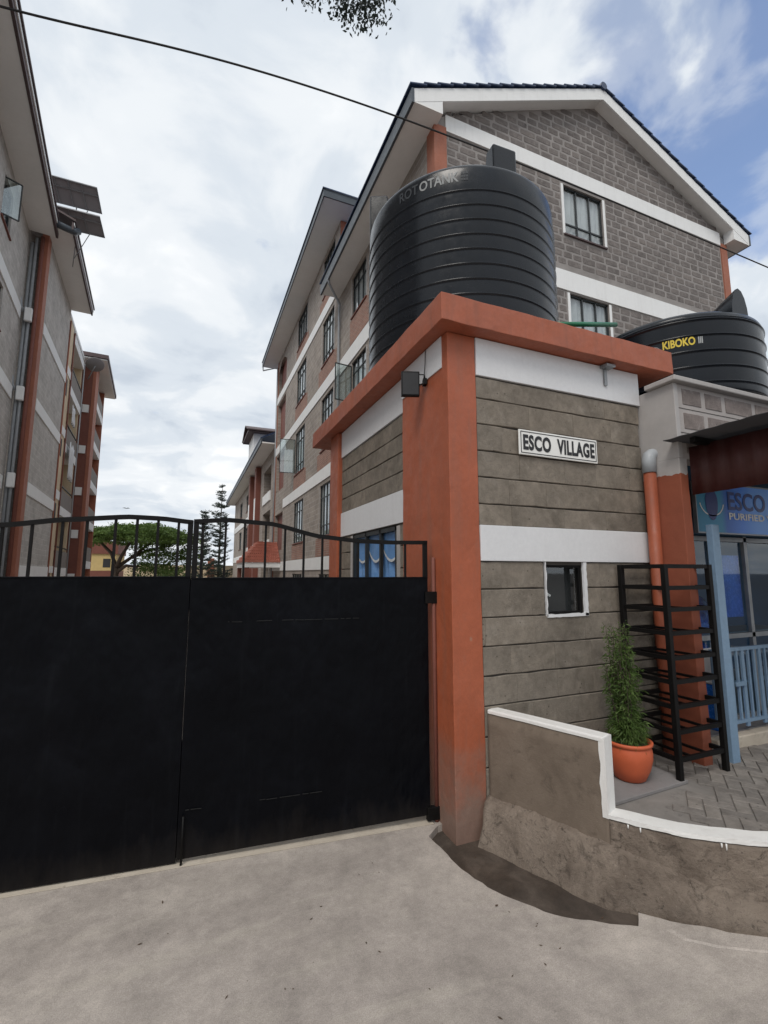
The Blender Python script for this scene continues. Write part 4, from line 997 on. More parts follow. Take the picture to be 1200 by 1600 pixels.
for k in range(3):
    for j in range(3):
        a0 = camaz + R(2.2) + k * .022; m_.quad(*[(RT * 1.003 * math.cos(a), RT * 1.003 * math.sin(a), z) for a, z in ((a0, 2.05 + j * .04), (a0 + .017, 2.05 + j * .04), (a0 + .017, 2.082 + j * .04), (a0, 2.082 + j * .04))])
m_.build('print_mark', 'faint_print', T1)
T2 = empty('water_tank', (5.80, 3.98, 4.0), label='squat black domed water tank above the shop with yellow lettering', cat='water tank', group='rooftop water tanks')
R2 = 1.0; cam2 = math.atan2(-3.98, -5.80)
m_ = MB(); m_.lathe(ribbed(R2, .98, 5, .12, .86, .16, .014, .010), 96); m_.build('body', 'tank_black_gloss', T2)
def hump(o, az, rad, z0, w_, L, h):
    c_, s_ = math.cos(az), math.sin(az); V = []; F = []; n = 9; K = 6
    for i in range(K):
        q = i / (K - 1); rr = rad - .06 - L * q; hh = h * (1 - q * .75)
        for k in range(n):
            a = math.pi * k / (n - 1); V.append((rr * c_ - s_ * math.cos(a) * w_ / 2, rr * s_ + c_ * math.cos(a) * w_ / 2, z0 + hh * math.sin(a)))
    for i in range(K - 1):
        for k in range(n - 1): F.append((i * n + k, i * n + k + 1, (i + 1) * n + k + 1, (i + 1) * n + k))
    m_ = MB(); m_.add(V, F, True); m_.add([V[k] for k in range(n)], [tuple(range(n))]); m_.build('lifting_lug', 'tank_black_gloss', o)
hump(T2, cam2 + R(52), R2, .93, .27, .55, .36); hump(T2, cam2 - R(76), R2 + .03, .90, .32, .5, .26); hump(T2, cam2 - R(165), R2, .92, .27, .5, .26)
letters('lettering', wrap_text('KIBOKO', .13, R2, cam2 - R(2.5), .565, 1.0, .004, 0, 1.0, .32), 'yellow_print', T2)
m_ = MB(); 
for k in range(3):
    a0 = cam2 + R(17.5) + k * .017; m_.quad(*[(R2 * 1.003 * math.cos(a), R2 * 1.003 * math.sin(a), z) for a, z in ((a0, .57), (a0 + .012, .57), (a0 + .012, .65), (a0, .65))])
m_.build('print_mark', 'grey_print', T2)
m_ = MB()   # small outline animal printed before the name
q = lambda u, z: ((R2 * 1.003) * math.cos(cam2 - R(11.5) + u / R2), (R2 * 1.003) * math.sin(cam2 - R(11.5) + u / R2), .565 + z)
for (a, b) in (((0, .0), (.02, .05)), ((.02, .05), (.06, .055)), ((.06, .055), (.10, .045)), ((.10, .045), (.125, .02)), ((.03, .0), (.035, .03)), ((.075, .0), (.08, .03)), ((.035, .03), (.08, .03))): m_.tube([q(*a), q(*b)], .0035, 4)
m_.build('print_outline', 'grey_print', T2)
# green pipe between the tanks
gp = MB(); gp.tube([(3.85, 4.0, 4.93), (4.35, 4.02, 5.05), (4.95, 4.05, 5.19)], .030, 12)
tag(gp.build('green_pipe', 'pipe_green'), 'bright green plastic pipe running between the two black tanks', 'pipe')

# ================================================================== right apartment block (gable towards the road)
BA = empty('apartment_block', (0, 0, 0), label='grey stone apartment block with blue tiled gable roof behind the tall tank', cat='building', group='apartment blocks')
X0, X1, Y0, Y1 = 4.78, 15.42, 8.40, 15.80
APX, APZ, EZ = 10.0, 15.42, 12.74
gw = [(8.67, 10.06, 10.82, 12.26), (8.70, 10.06, 7.72, 9.15), (12.2, 13.6, 4.6, 6.0)]
core = MB(); plane_wall(core, (X0, Y0, 0), (1, 0, 0), X1 - X0, 12.45, [(a - X0, b - X0, c, d) for a, b, c, d in gw], .22, (0, -1, 0))
core.add([(X0, Y0, 12.45), (X1, Y0, 12.45), (X1, Y0, 12.62), (APX, Y0, APZ - .20), (X0, Y0, 12.62)], [(0, 1, 2, 3, 4)])
core.quad((X1, Y0, 0), (X1, Y1, 0), (X1, Y1, 12.6), (X1, Y0, 12.6)); core.quad((X0, Y1, 0), (X1, Y1, 0), (X1, Y1, 12.6), (X0, Y1, 12.6))
core.build('gable_wall', 'mortar_light', BA)
AB = variants('gable_stone')
# softer, smaller faces: mortar is smeared over the arrises
AB2 = []
for k in range(6):
    r_ = random.Random(90 + k); n = 12; fr = []
    for i in range(n):
        a = 2 * math.pi * (i + .5) / n; c_, s_ = math.cos(a), math.sin(a); p = 14.0
        rr = (abs(c_) ** p + abs(s_) ** p) ** (-1 / p); fr.append((.5 * rr * c_ * (1 + r_.uniform(-.05, .04)), .5 * rr * s_ * (1 + r_.uniform(-.13, .06))))
    m_ = MB(); m_.add([(x * .985, .004, z * .965) for x, z in fr] + [(x, .009, z) for x, z in fr], [tuple(range(n))] + [(i, i + n, (i + 1) % n + n, (i + 1) % n) for i in range(n)])
    me_ = m_.mesh('gable_block'); me_.materials.append(M['gable_stone']); AB2.append(me_)
pieces = []
def roof_z(x): return 12.74 + 2.68 * (1 - abs(x - APX) / (5.9 if x < APX else 6.12)) - .27
def gable_collect(me_, u, zc, L, hh, r_):
    if zc > 12.5 and zc + .06 > roof_z(u): return
    pieces.append((me_, u + r_.uniform(-.006, .006), zc, L - .055 + r_.uniform(-.02, .015), hh - .05 + r_.uniform(-.012, .01)))
z = 12.80; i = 0
while z < 15.1: course(BA, AB2, z + .105, .205, 5.10, 15.12, gable_collect, 300 + i, .41, 0); z += .205; i += 1
z = 12.36 - .205
while z > 9.72: course(BA, AB2, z + .1, .205, 5.10, 15.12, gable_collect, 340 + i, .41, 0, holes=((8.58, 10.15, 10.74, 12.30),)); z -= .205; i += 1
z = 9.18 - .205
while z > 6.7: course(BA, AB2, z + .1, .205, 5.10, 15.12, gable_collect, 380 + i, .41, 0, holes=((8.60, 10.15, 7.64, 9.2),)); z -= .205; i += 1
def seen(p):      # largest in the picture = nearest, of those not behind the tank
    _, u, zc, L, hh = p
    hid = (u < 8.15 and zc < 12.0) or zc < 8.3 or (zc < 9.2 and u > 10.9)
    return (1 if hid else 0, math.hypot(math.hypot(u, 8.4), zc - 2))
pieces.sort(key=seen)
for (me_, u, zc, L, hh) in pieces[:300]: inst('gable_block', me_, BA, (u, Y0 - .010, zc), (L, 1, hh))
rest = MB()
for (me_, u, zc, L, hh) in pieces[300:]:
    rest.add([(u + v.co.x * L, Y0 - .010 + v.co.y, zc + v.co.z * hh) for v in me_.vertices], [tuple(p.vertices) for p in me_.polygons])
tag(rest.build('more_gable_blocks', 'gable_stone', BA), kind='stuff')
print('gable blocks', len(pieces))
for (z0, z1) in ((12.36, 12.79), (9.19, 9.73), (6.1, 6.6), (3.0, 3.5)):
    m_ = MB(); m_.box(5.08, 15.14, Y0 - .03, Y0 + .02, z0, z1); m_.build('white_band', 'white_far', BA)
    m_ = MB(); m_.box(X0 - .03, X0 + .02, Y0 + .32, Y1, min(z0, 12.4), min(z1, 12.42)); (m_.build('white_band', 'white_far', BA) if z0 < 12 else None)
for (a, b) in ((X0 - .02, 5.09), (15.14, X1 + .02)):
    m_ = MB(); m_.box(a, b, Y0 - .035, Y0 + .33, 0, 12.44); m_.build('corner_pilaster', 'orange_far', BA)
for (a, b, c, d) in gw[:2]: window(BA, (a, Y0, c), (1, 0, 0), (0, -1, 0), b - a, d - c, cols=(.34, .68), rows=(.24,), depth=.07, fw=.045, jamb='white_far', sill='roof_tile_brown')
# side facade
fw_ = [(4.5, 5.9, 10.76, 12.2), (4.5, 5.9, 7.66, 9.08), (4.5, 5.9, 4.56, 5.98)]
m_ = MB(); plane_wall(m_, (X0, Y0 + .33, 0), (0, 1, 0), Y1 - Y0 - .33, 12.45, [(a - .33, b - .33, c, d) for a, b, c, d in fw_], .2, (-1, 0, 0)); m_.build('side_wall', 'facade_stone_y', BA)
for (a, b, c, d) in fw_:
    m_ = MB(); m_.box(X0 - .012, X0, Y0 + a - .2, Y0 + b + .2, c - .98, c - .08); m_.build('brick_panel', 'brick_panel_y', BA)
    window(BA, (X0, Y0 + a, c), (0, 1, 0), (-1, 0, 0), b - a, d - c, cols=(.33, .66), rows=(.72,), depth=.06, fw=.035, jamb='grey_plaster')
def casement(parent, hinge, out, up_, w_, h_):
    hinge, out = Vector(hinge), Vector(out).normalized(); Z = Vector((0, 0, 1)); m_ = MB(); n = out.cross(Z)
    for (a, b) in (((0, 0), (w_, 0)), ((0, h_), (w_, h_)), ((0, 0), (0, h_)), ((w_, 0), (w_, h_))): m_.bar(hinge + out * a[0] + Z * a[1], hinge + out * b[0] + Z * b[1], .03, .03, n)
    o = m_.build('open_casement', 'dark_frame', parent)
    p = MB(); p.slab([hinge + out * .01 + Z * .01, hinge + out * (w_ - .01) + Z * .01, hinge + out * (w_ - .01) + Z * (h_ - .01), hinge + out * .01 + Z * (h_ - .01)], n, .004); p.build('pane', 'casement_glass', o)
casement(BA, (X0 - .02, Y0 + 5.9, 7.72), (-1, -.12, 0), 0, .58, 1.26)
# roof: fascia, soffits, stepped tile courses
FY = 8.08; EL, ER = 4.10, 16.12; LZ, RZ = 12.74, 12.80; BY = Y1 + .1
def rk(x): return LZ + (APZ - LZ) * (x - EL) / (APX - EL) if x < APX else RZ + (APZ - RZ) * (ER - x) / (ER - APX)
m_ = MB(); nrm = (0, 1, 0)
m_.slab([(EL, FY, rk(EL) - .34), (APX, FY, APZ - .34), (APX, FY, APZ), (EL, FY, rk(EL))], nrm, .05); m_.slab([(APX, FY, APZ - .34), (ER, FY, rk(ER) - .34), (ER, FY, rk(ER)), (APX, FY, APZ)], nrm, .05)
m_.build('rake_fascia', 'white_far', BA)
m_ = MB(); m_.quad((EL + .55, FY + .05, rk(EL + .55) - .30), (APX, FY + .05, APZ - .30), (APX, Y0 + .1, APZ - .30), (EL + .55, Y0 + .1, rk(EL + .55) - .30)); m_.quad((APX, FY + .05, APZ - .30), (ER - .6, FY + .05, rk(ER - .6) - .30), (ER - .6, Y0 + .1, rk(ER - .6) - .30), (APX, Y0 + .1, APZ - .30))
m_.build('rake_soffit', 'soffit_white', BA)
for (xa_, xb_, za_) in ((EL, X0 + .02, 12.40), (X1 - .02, ER, 12.44)): m_ = MB(); m_.box(xa_, xb_, FY + .002, BY, za_, za_ + .04); m_.build('eave_soffit', 'soffit_white', BA)
# boxed eave ends: a white triangle at either foot of the gable
m_ = MB(); m_.slab([(EL, FY + .006, 12.405), (X0 + .06, FY + .006, 12.405), (X0 + .06, FY + .006, rk(X0 + .06) - .02), (EL, FY + .006, rk(EL) - .02)], nrm, .3); m_.slab([(X1 - .06, FY + .006, 12.45), (ER, FY + .006, 12.45), (ER, FY + .006, rk(ER) - .02), (X1 - .06, FY + .006, rk(X1 - .06) - .02)], nrm, .3)
m_.build('eave_end', 'white_far', BA)
m_ = MB(); m_.box(EL - .06, EL, FY - .02, BY, 12.36, 12.72); m_.build('gutter', 'gutter_metal', BA)
m_ = MB(); m_.box(ER, ER + .05, FY - .02, BY, 12.44, 12.78); m_.build('gutter', 'gutter_metal', BA)
def tile_courses(parent, xa, za, xb, zb, y0, y1, n, mat, lip=.055, th=.03):
    d = Vector((xb - xa, 0, zb - za)); L = d.length; d.normalize(); up_ = Vector((-d.z, 0, d.x)) if d.x > 0 else Vector((d.z, 0, -d.x))
    for k in range(n):
        a = Vector((xa, 0, za)) + d * (L * k / n - .03); b = Vector((xa, 0, za)) + d * (L * (k + 1) / n + .02)
        P = [a + up_ * (lip + .004), b + up_ * .006, b + up_ * (.006 + th), a + up_ * (lip + th)]
        m_ = MB(); V = [(p.x, y, p.z) for y in (y0, y1) for p in P]
        m_.add(V, [(0, 1, 2, 3), (7, 6, 5, 4), (0, 4, 5, 1), (1, 5, 6, 2), (2, 6, 7, 3), (3, 7, 4, 0)]); m_.build('tile_course', mat, parent)
tile_courses(BA, EL - .05, LZ, APX, APZ + .01, FY - .05, BY, 17, 'roof_tile_blue'); tile_courses(BA, ER + .05, RZ, APX, APZ + .01, FY - .05, BY, 17, 'roof_tile_blue')
m_ = MB(); m_.tube([(APX, FY - .06, APZ + .05), (APX, BY, APZ + .05)], .11, 10); m_.build('ridge_cap', 'roof_tile_blue', BA)
m_ = MB(); m_.tube([(EL - .03, 14.9, 12.42), (EL + .02, 14.95, 12.26), (X0 - .08, 15.55, 11.95), (X0 - .08, 15.6, 11.7), (X0 - .08, 15.6, .1)], .045, 10); m_.build('downpipe', 'pipe_grey', BA)

# ------------------------------------------------------------------ taller block behind
BB = empty('apartment_block', (0, 0, 0), label='taller stone and brick apartment block with wide white eaves behind the gabled one', cat='building', group='apartment blocks')
YA, YB = 15.82, 29.4
hol = []; levels_ = [(13.72, 15.45), (10.62, 12.55), (6.95, 9.15), (3.45, 5.50), (.4, 1.95)]
for (z0, z1) in levels_: hol += [(21.25, 23.4, z0, z1), (16.5, 18.25, z0, z1)]
nic = [(26.5, 29.1, 13.35, 15.3), (26.5, 29.1, 9.95, 12.6), (26.5, 29.1, 6.9, 9.2), (26.5, 29.1, 3.3, 5.5)]
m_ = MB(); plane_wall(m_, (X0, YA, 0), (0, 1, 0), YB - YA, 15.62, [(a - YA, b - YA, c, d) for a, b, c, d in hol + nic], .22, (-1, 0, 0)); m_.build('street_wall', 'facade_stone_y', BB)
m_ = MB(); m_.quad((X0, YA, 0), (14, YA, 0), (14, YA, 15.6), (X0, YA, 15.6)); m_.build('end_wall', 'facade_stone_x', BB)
m_ = MB(); m_.quad((X0, YB, 0), (14, YB, 0), (14, YB, 15.6), (X0, YB, 15.6)); m_.quad((14, YA, 0), (14, YB, 0), (14, YB, 15.6), (14, YA, 15.6)); m_.build('rear_wall', 'grey_plaster', BB)
for (a, b, c, d) in hol:
    window(BB, (X0, a, c), (0, 1, 0), (-1, 0, 0), b - a, d - c, cols=(.25, .5, .75), rows=(.75, .2), depth=.06, fw=.036, jamb='grey_plaster')
    if c > 1:
        m_ = MB(); m_.box(X0 - .014, X0, a - .35, b + (.2 if a > 20 else .5), c - .80, c - .08); m_.build('brick_panel', 'brick_panel_y', BB)
for (a, b, c, d) in nic:
    m_ = MB(); m_.box(X0 + .20, X0 + .24, a - .02, b + .02, c, d); m_.build('niche_back', 'brown_paint', BB)
m_ = MB(); n = 10   # arched head of the top niche
V = [(X0 - .004, 26.5 + 2.6 * k / n, 15.3) for k in range(n + 1)] + [(X0 - .004, 26.5 + 2.6 * k / n, 14.75 + .55 * math.sin(math.pi * k / n)) for k in range(n + 1)]
m_.add(V, [(k, k + 1, n + 2 + k, n + 1 + k) for k in range(n)]); m_.build('arch_spandrel', 'facade_stone_y', BB)
for (z0, z1) in ((12.72, 13.18), (9.32, 9.82), (5.66, 6.16), (2.12, 2.62)):
    m_ = MB(); m_.box(X0 - .035, X0 + .02, YA, 29.4 if z0 != 5.66 else 26.4, z0, z1); m_.build('white_band', 'white_far', BB)
m_ = MB(); m_.box(X0 - .03, X0 + .02, 29.15, 29.42, 0, 15.6); m_.build('corner_pilaster', 'orange_far', BB)
m_ = MB(); m_.box(X0 + .0, X0 + .5, YA - .03, YA + .02, 12.4, 15.6); m_.build('end_pilaster', 'orange_far', BB)
casement(BB, (X0 - .02, 23.4, 7.1), (-1, .1, 0), 0, .75, 1.75)
m_ = MB(); m_.box(3.88, 14.8, 14.95, 30.3, 15.64, 15.68); m_.build('eave_soffit', 'soffit_white', BB)
m_ = MB(); m_.box(3.84, 3.88, 14.9, 30.35, 15.62, 15.90); m_.box(3.88, 14.8, 14.9, 14.95, 15.62, 15.90); m_.build('eave_fascia', 'gutter_metal', BB)
for k in range(10):
    q = k * .42; zq = 15.91 + k * .19; m_ = MB()
    V = [(3.80 + q, 14.86 + q, zq), (14.9, 14.86 + q, zq), (14.9, 30.4, zq), (3.80 + q, 30.4, zq)]; V2 = [(x + (.42 if i in (0, 3) else 0), y + (.42 if i in (0, 1) else 0), z + .19) for i, (x, y, z) in enumerate(V)]
    m_.add(V + [(x, y, z + .04) for x, y, z in V] + V2, [(0, 1, 5, 4), (3, 0, 4, 7), (4, 5, 9, 8), (7, 4, 8, 11)]); m_.build('tile_course', 'roof_tile_blue', BB)
m_ = MB(); m_.tube([(3.86, 30.2, 15.65), (3.9, 30.2, 15.35), (X0 - .07, 29.3, 15.3), (X0 - .07, 29.3, .1)], .05, 8); m_.build('downpipe', 'pipe_grey', BB)

# ------------------------------------------------------------------ low long block further along, with a tiled porch
BC = empty('apartment_block', (0, 0, 0), label='lower three storey block with brown columns and balconies farther along the street', cat='building', group='apartment blocks')
hc = []
for (z0, z1) in ((7.4, 9.3), (4.1, 6.2), (.9, 2.9)):
    hc += [(31.2, 34.6, z0, z1), (43.5, 46.0, z0 + .3, z1), (49.5, 52, z0 + .3, z1)]
m_ = MB(); plane_wall(m_, (X0 + .02, 29.45, 0), (0, 1, 0), 28.6, 10.2, [(a - 29.45, b - 29.45, c, d) for a, b, c, d in hc], .7, (-1, 0, 0)); m_.build('street_wall', 'facade_stone_y', BC)
for (a, b, c, d) in hc:
    if a < 40:
        m_ = MB(); m_.box(X0 + .7, X0 + .74, a, b, c, d); m_.build('balcony_back', 'room_dark', BC)
        m_ = MB(); m_.box(X0 - .05, X0 + .06, a, b, c - .55, c + .1); m_.build('balcony_parapet', 'white_far', BC)
    else: window(BC, (X0 + .02, a, c), (0, 1, 0), (-1, 0, 0), b - a, d - c, cols=(.33, .66), rows=(.7,), depth=.1, fw=.07, jamb='grey_plaster')
for y in (36.2, 40.0):
    m_ = MB(); m_.box(X0 - .35, X0 + .02, y, y + .9, 0, 10.1); m_.build('column', 'brown_paint', BC)
    for z0 in (6.0, 2.4):
        m_ = MB(); m_.box(X0 - .37, X0 - .35, y + .1, y + .8, z0, z0 + 1.7); m_.build('white_panel', 'white_far', BC)
for (z0, z1) in ((6.5, 7.1), (3.1, 3.7)):
    m_ = MB(); m_.box(X0 - .03, X0 + .02, 42, 58, z0, z1); m_.build('white_band', 'white_far', BC)
m_ = MB(); m_.box(3.9, 12, 29.5, 59.5, 10.22, 10.30); m_.build('eave_soffit', 'soffit_white', BC)
m_ = MB(); m_.box(3.82, 3.9, 29.5, 59.6, 10.2, 10.5); m_.build('eave_fascia', 'gutter_metal', BC)
m_ = MB(); m_.slab([(3.78, 29.5, 10.5), (3.78, 59.6, 10.5), (8.0, 59.6, 12.6), (8.0, 29.5, 12.6)], (0, 0, 1), .08); m_.build('roof', 'roof_tile_blue', BC)
m_ = MB(); m_.box(X0 + .03, 12, 58.0, 58.05, 0, 10.2); m_.build('end_wall', 'grey_plaster', BC)
m_ = MB(); m_.box(3.95, 6.5, 34.6, 37.6, 10.6, 12.3); m_.build('dormer_wall', 'white_far', BC)
m_ = MB(); m_.box(3.5, 6.9, 34.2, 38.0, 12.3, 12.42); m_.slab([(3.45, 34.1, 12.42), (6.95, 34.1, 12.42), (6.95, 36.1, 13.2), (3.45, 36.1, 13.2)], (0, 0, 1), .08); m_.slab([(3.45, 38.1, 12.42), (6.95, 38.1, 12.42), (6.95, 36.1, 13.2), (3.45, 36.1, 13.2)], (0, 0, 1), .08); m_.build('dormer_roof', 'roof_tile_brown', BC)
PO = empty('tiled_porch', (0, 0, 0), label='small porch with red clay tile roof in front of the brick block', cat='porch')
E0 = [(2.75, 26.6, 2.58), (4.76, 26.6, 2.58), (4.76, 31.0, 2.58), (2.75, 31.0, 2.58)]; T0 = [(3.75, 28.0, 3.78), (4.76, 28.0, 3.78), (4.76, 29.6, 3.78), (3.75, 29.6, 3.78)]
for k in range(7):
    a, b = k / 7, (k + 1) / 7; P = [Vector(E0[i]).lerp(Vector(T0[i]), a) for i in range(4)]; Q = [Vector(E0[i]).lerp(Vector(T0[i]), b) for i in range(4)]
    m_ = MB()
    for (i, j) in ((3, 0), (0, 1)):
        n = 16
        for c_ in range(n):
            f0, f1 = c_ / n, (c_ + 1) / n
            p0_, p1_, q0_, q1_ = P[i].lerp(P[j], f0), P[i].lerp(P[j], f1), Q[i].lerp(Q[j], f0), Q[i].lerp(Q[j], f1)
            up_ = Vector((0, 0, .13)); mid0, mid1 = (p0_ + p1_) / 2 + up_ * 1.5, (q0_ + q1_) / 2 + up_ * .5
            m_.add([p0_ + up_ * .6, mid0, p1_ + up_ * .6, q1_, mid1, q0_, p0_, p1_], [(0, 1, 4, 5), (1, 2, 3, 4), (6, 7, 2, 1, 0)])
    m_.build('tile_course', 'roof_tile_red', PO)
m_ = MB(); m_.box(2.8, 4.75, 26.65, 30.95, 2.30, 2.57); m_.build('beam', 'white_far', PO)
for (x, y) in ((2.95, 26.8), (2.95, 30.8)):
    m_ = MB(); m_.box(x - .12, x + .12, y - .12, y + .12, 0, 2.3); m_.build('column', 'brown_paint', PO)

# ================================================================== left apartment building (turned a little away)
BL = empty('apartment_tower', (-5.4, 20, 0), R(3.9), label='tall grey stone apartment building with orange corner and white bands at the left', cat='building')
def lbox(name, mat, x0, x1, y0, y1, z0, z1, bevel=0): m_ = MB(); m_.box(x0, x1, y0, y1, z0, z1); return m_.build(name, mat, BL, bevel)
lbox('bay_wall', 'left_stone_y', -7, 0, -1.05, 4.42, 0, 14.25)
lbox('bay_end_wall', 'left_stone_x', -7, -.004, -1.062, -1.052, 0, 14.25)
lbox('corner_pilaster', 'orange_far', -.16, .03, -1.09, -.62, 0, 14.2)
for zt in (13.95, 11.08, 8.2, 5.15, 2.25):
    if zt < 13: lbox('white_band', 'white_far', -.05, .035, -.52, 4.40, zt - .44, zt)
lbox('bay_soffit', 'soffit_white', -7, .78, -1.7, 4.5, 14.25, 14.29)
lbox('bay_fascia', 'roof_tile_brown', .78, .84, -1.75, 4.55, 14.22, 14.52); lbox('bay_fascia_trim', 'white_far', .842, .86, -1.75, 4.55, 14.40, 14.5)
m_ = MB(); m_.slab([(.90, -1.8, 14.53), (.90, 4.6, 14.53), (-3.5, 4.6, 16.2), (-3.5, -1.8, 16.2)], (0, 0, 1), .07); m_.build('bay_roof', 'roof_tile_brown', BL)
# nearer wing with its deep eaves
t_near = R(2.6)
def nb(name, mat, x0, x1, y0, y1, z0, z1):
    m_ = MB(); m_.box(x0, x1, y0, y1, z0, z1); o = m_.build(name, mat, BL); o.rotation_euler = (0, 0, t_near); o.location = (-.52, -1.1, 0); return o
m_ = MB(); plane_wall(m_, (0, -16, 0), (0, 1, 0), 16, 14.1, [(16 - 2.6 - 1.1, 16 - 2.6, z0, z0 + 1.3) for z0 in (12.1, 9.15, 6.2, 3.2)] + [(16 - 6.5, 16 - 4.9, z0, z0 + 1.3) for z0 in (12.1, 9.15, 6.2, 3.2)], .2, (1, 0, 0))
wing = m_.build('wing_wall', 'left_stone_y', BL); wing.rotation_euler = (0, 0, t_near); wing.location = (-.52, -1.1, 0)
for z0 in (12.1, 9.15, 6.2, 3.2):
    for (a, wd) in ((-3.7, 1.1), (-6.5, 1.6)):
        o = window(BL, (0, a, z0), (0, 1, 0), (1, 0, 0), wd, 1.3, cols=(.5,), rows=(.7,), depth=.08, fw=.06, jamb=None); o.rotation_euler = (0, 0, t_near); o.location = (-.52, -1.1, 0)
for zt in (11.08, 8.2, 5.15, 2.25): nb('white_band', 'white_far', -.03, .035, -15.9, -.35, zt - .44, zt)
nb('wing_soffit', 'soffit_white', -.1, .78, -16, -.25, 14.02, 14.06); nb('wing_fascia', 'roof_tile_brown', .78, .85, -16, -.25, 14.0, 14.28); nb('wing_fascia_trim', 'white_far', .852, .88, -16, -.25, 14.16, 14.27)
o = MB().slab([(.92, -16, 14.30), (.92, -.2, 14.30), (-4, -.2, 16.2), (-4, -16, 16.2)], (0, 0, 1), .07).build('wing_roof', 'roof_tile_brown', BL); o.rotation_euler = (0, 0, t_near); o.location = (-.52, -1.1, 0)
# open casement hanging out under the eaves
cs_ = MB(); 
A_, B_ = Vector((-.42, -4.7, 12.2)), Vector((-.02, -4.5, 12.2))
for (a, b) in (((0, 0), (1, 0)), ((0, 1), (1, 1)), ((0, 0), (0, 1)), ((1, 0), (1, 1))): cs_.bar(A_.lerp(B_, a[0]) + Vector((0, 0, 1.15 * a[1])), A_.lerp(B_, b[0]) + Vector((0, 0, 1.15 * b[1])), .035, .03, (B_ - A_).cross(Vector((0, 0, 1))))
co_ = cs_.build('open_casement', 'dark_frame', BL)
m_ = MB(); m_.slab([A_, B_, B_ + Vector((0, 0, 1.15)), A_ + Vector((0, 0, 1.15))], (1, -1, 0), .005); m_.build('pane', 'casement_glass', co_)
# rainwater goods on the bay's end
m_ = MB(); m_.tube([(-.42, -1.12, 13.7), (-.42, -1.12, .05)], .055, 10); m_.build('downpipe', 'pipe_grey', BL)
m_ = MB(); m_.tube([(-.13, -1.17, 14.0), (-.13, -1.17, .05)], .06, 10); m_.build('downpipe', 'brown_paint', BL)
m_ = MB(); m_.tube([(-.30, -1.16, 13.9), (-.30, -1.16, .05)], .05, 10); m_.build('downpipe', 'pipe_grey', BL)
for z in (11.2, 8.35, 5.35): lbox('hopper_box', 'white_far', -.40, -.18, -1.36, -1.22, z - .55, z - .05, .03)
for z in (11.2, 8.35): m_ = MB(); m_.tube([(-.55, -1.4, z + .25), (-.52, -1.35, z - .05), (-.45, -1.25, z - .2)], .06, 8); m_.build('pipe_elbow', 'pipe_grey', BL)
m_ = MB(); m_.tube([(.30, -1.9, 14.2), (.55, -1.75, 14.22), (.82, -1.6, 14.25), (.95, -1.45, 14.4)], .12, 10); m_.build('gutter_elbow', 'gutter_metal', BL)
# cream service strip and stacked balconies
lbox('service_strip', 'cream_paint', -5, -.012, 4.425, 5.7, 0, 13.9)
for z in (10.3, 7.4, 4.4, 1.5):
    lbox('service_vent', 'room_dark', -.03, -.002, 4.85, 5.15, z - .05, z + .75)
    lbox('strip_band', 'white_far', -.03, .02, 4.44, 5.66, z + .95 if z > 2 else 2.0, z + 1.35 if z > 2 else 2.3)
for (y, mt) in ((4.44, 'orange_far'), (5.72, 'brown_paint'), (9.5, 'pipe_grey')): m_ = MB(); m_.tube([(.03, y, 0), (.03, y, 13.7)], .032, 8); m_.build('downpipe', mt, BL)
lbox('balcony_back', 'cream_paint', -5, -1.5, 5.7, 10.0, 0, 13.9)
lbox('balcony_side', 'cream_paint', -1.5, -.06, 9.3, 9.5, 0, 13.9)
for zt in (13.7, 11.08, 8.2, 5.15, 2.25):
    lbox('balcony_slab', 'white_far', -1.5, .03, 5.75, 9.3, zt - .42, zt); 
    if zt < 13: lbox('balcony_parapet', 'parapet_grey', -.08, .02, 5.75, 9.3, zt + .003, zt + .80); lbox('balcony_rail', 'dark_frame', -.06, .0, 5.75, 9.3, zt + .95, zt + 1.0)
    if zt < 13: lbox('balcony_door', 'room_dark', -1.52, -1.47, 6.6, 7.6, zt + .02, zt + 2.0)
lbox('balcony_roof', 'white_far', -5, .0, 4.45, 10.2, 13.92, 14.1)
# stair tower farther along
lbox('tower_wall', 'brown_paint', -4, .50, 10.2, 10.9, 0, 14.1); lbox('tower_pilaster', 'orange_far', .40, .56, 10.17, 11.5, 0, 14.1)
lbox('tower_back', 'cream_paint', -4, -.6, 10.9, 15.2, 0, 14.1)
for zt in (12.3, 9.9, 7.5, 5.1, 2.7):
    lbox('tower_slab', 'white_far', -.6, .53, 11.5, 15.2, zt - .45, zt); lbox('tower_parapet', 'parapet_grey', .42, .50, 11.5, 15.2, zt + .003, zt + .85); lbox('tower_inner', 'orange_far', -.6, -.56, 11.5, 15.0, zt + .0, zt + 1.9)
    lbox('meter_box', 'white_far', .0, .32, 10.12, 10.2, zt - 1.2, zt - .75)
lbox('tower_edge', 'orange_far', -.6, .53, 15.2, 15.4, 0, 14.1)
lbox('tower_soffit', 'soffit_white', -4, 1.10, 9.5, 16.2, 14.12, 14.18); lbox('tower_fascia', 'roof_tile_brown', -4, 1.16, 9.4, 16.3, 14.2, 14.42)
# satellite dish
ds = empty('satellite_dish', (-5.30, 28.4, 13.25), label='grey satellite dish below the eave of the stair tower at the left', cat='satellite dish')
m_ = MB(); m_.lathe([(.001, 0), (.15, .015), (.3, .055), (.42, .12), (.45, .14), (.44, .155), (.3, .075), (.001, .02)], 28); q = m_.build('reflector', 'solar_back', ds); q.rotation_euler = (R(-35), R(-15), 0)
m_ = MB(); m_.tube([(-.35, .3, -.7), (-.1, .1, -.15), (0, 0, 0)], .03, 8); m_.build('mast', 'galvanised', ds)
m_ = MB(); m_.tube([(0, 0, 0), (.1, -.1, .42)], .015, 6); m_.build('feed_arm', 'galvanised', ds)
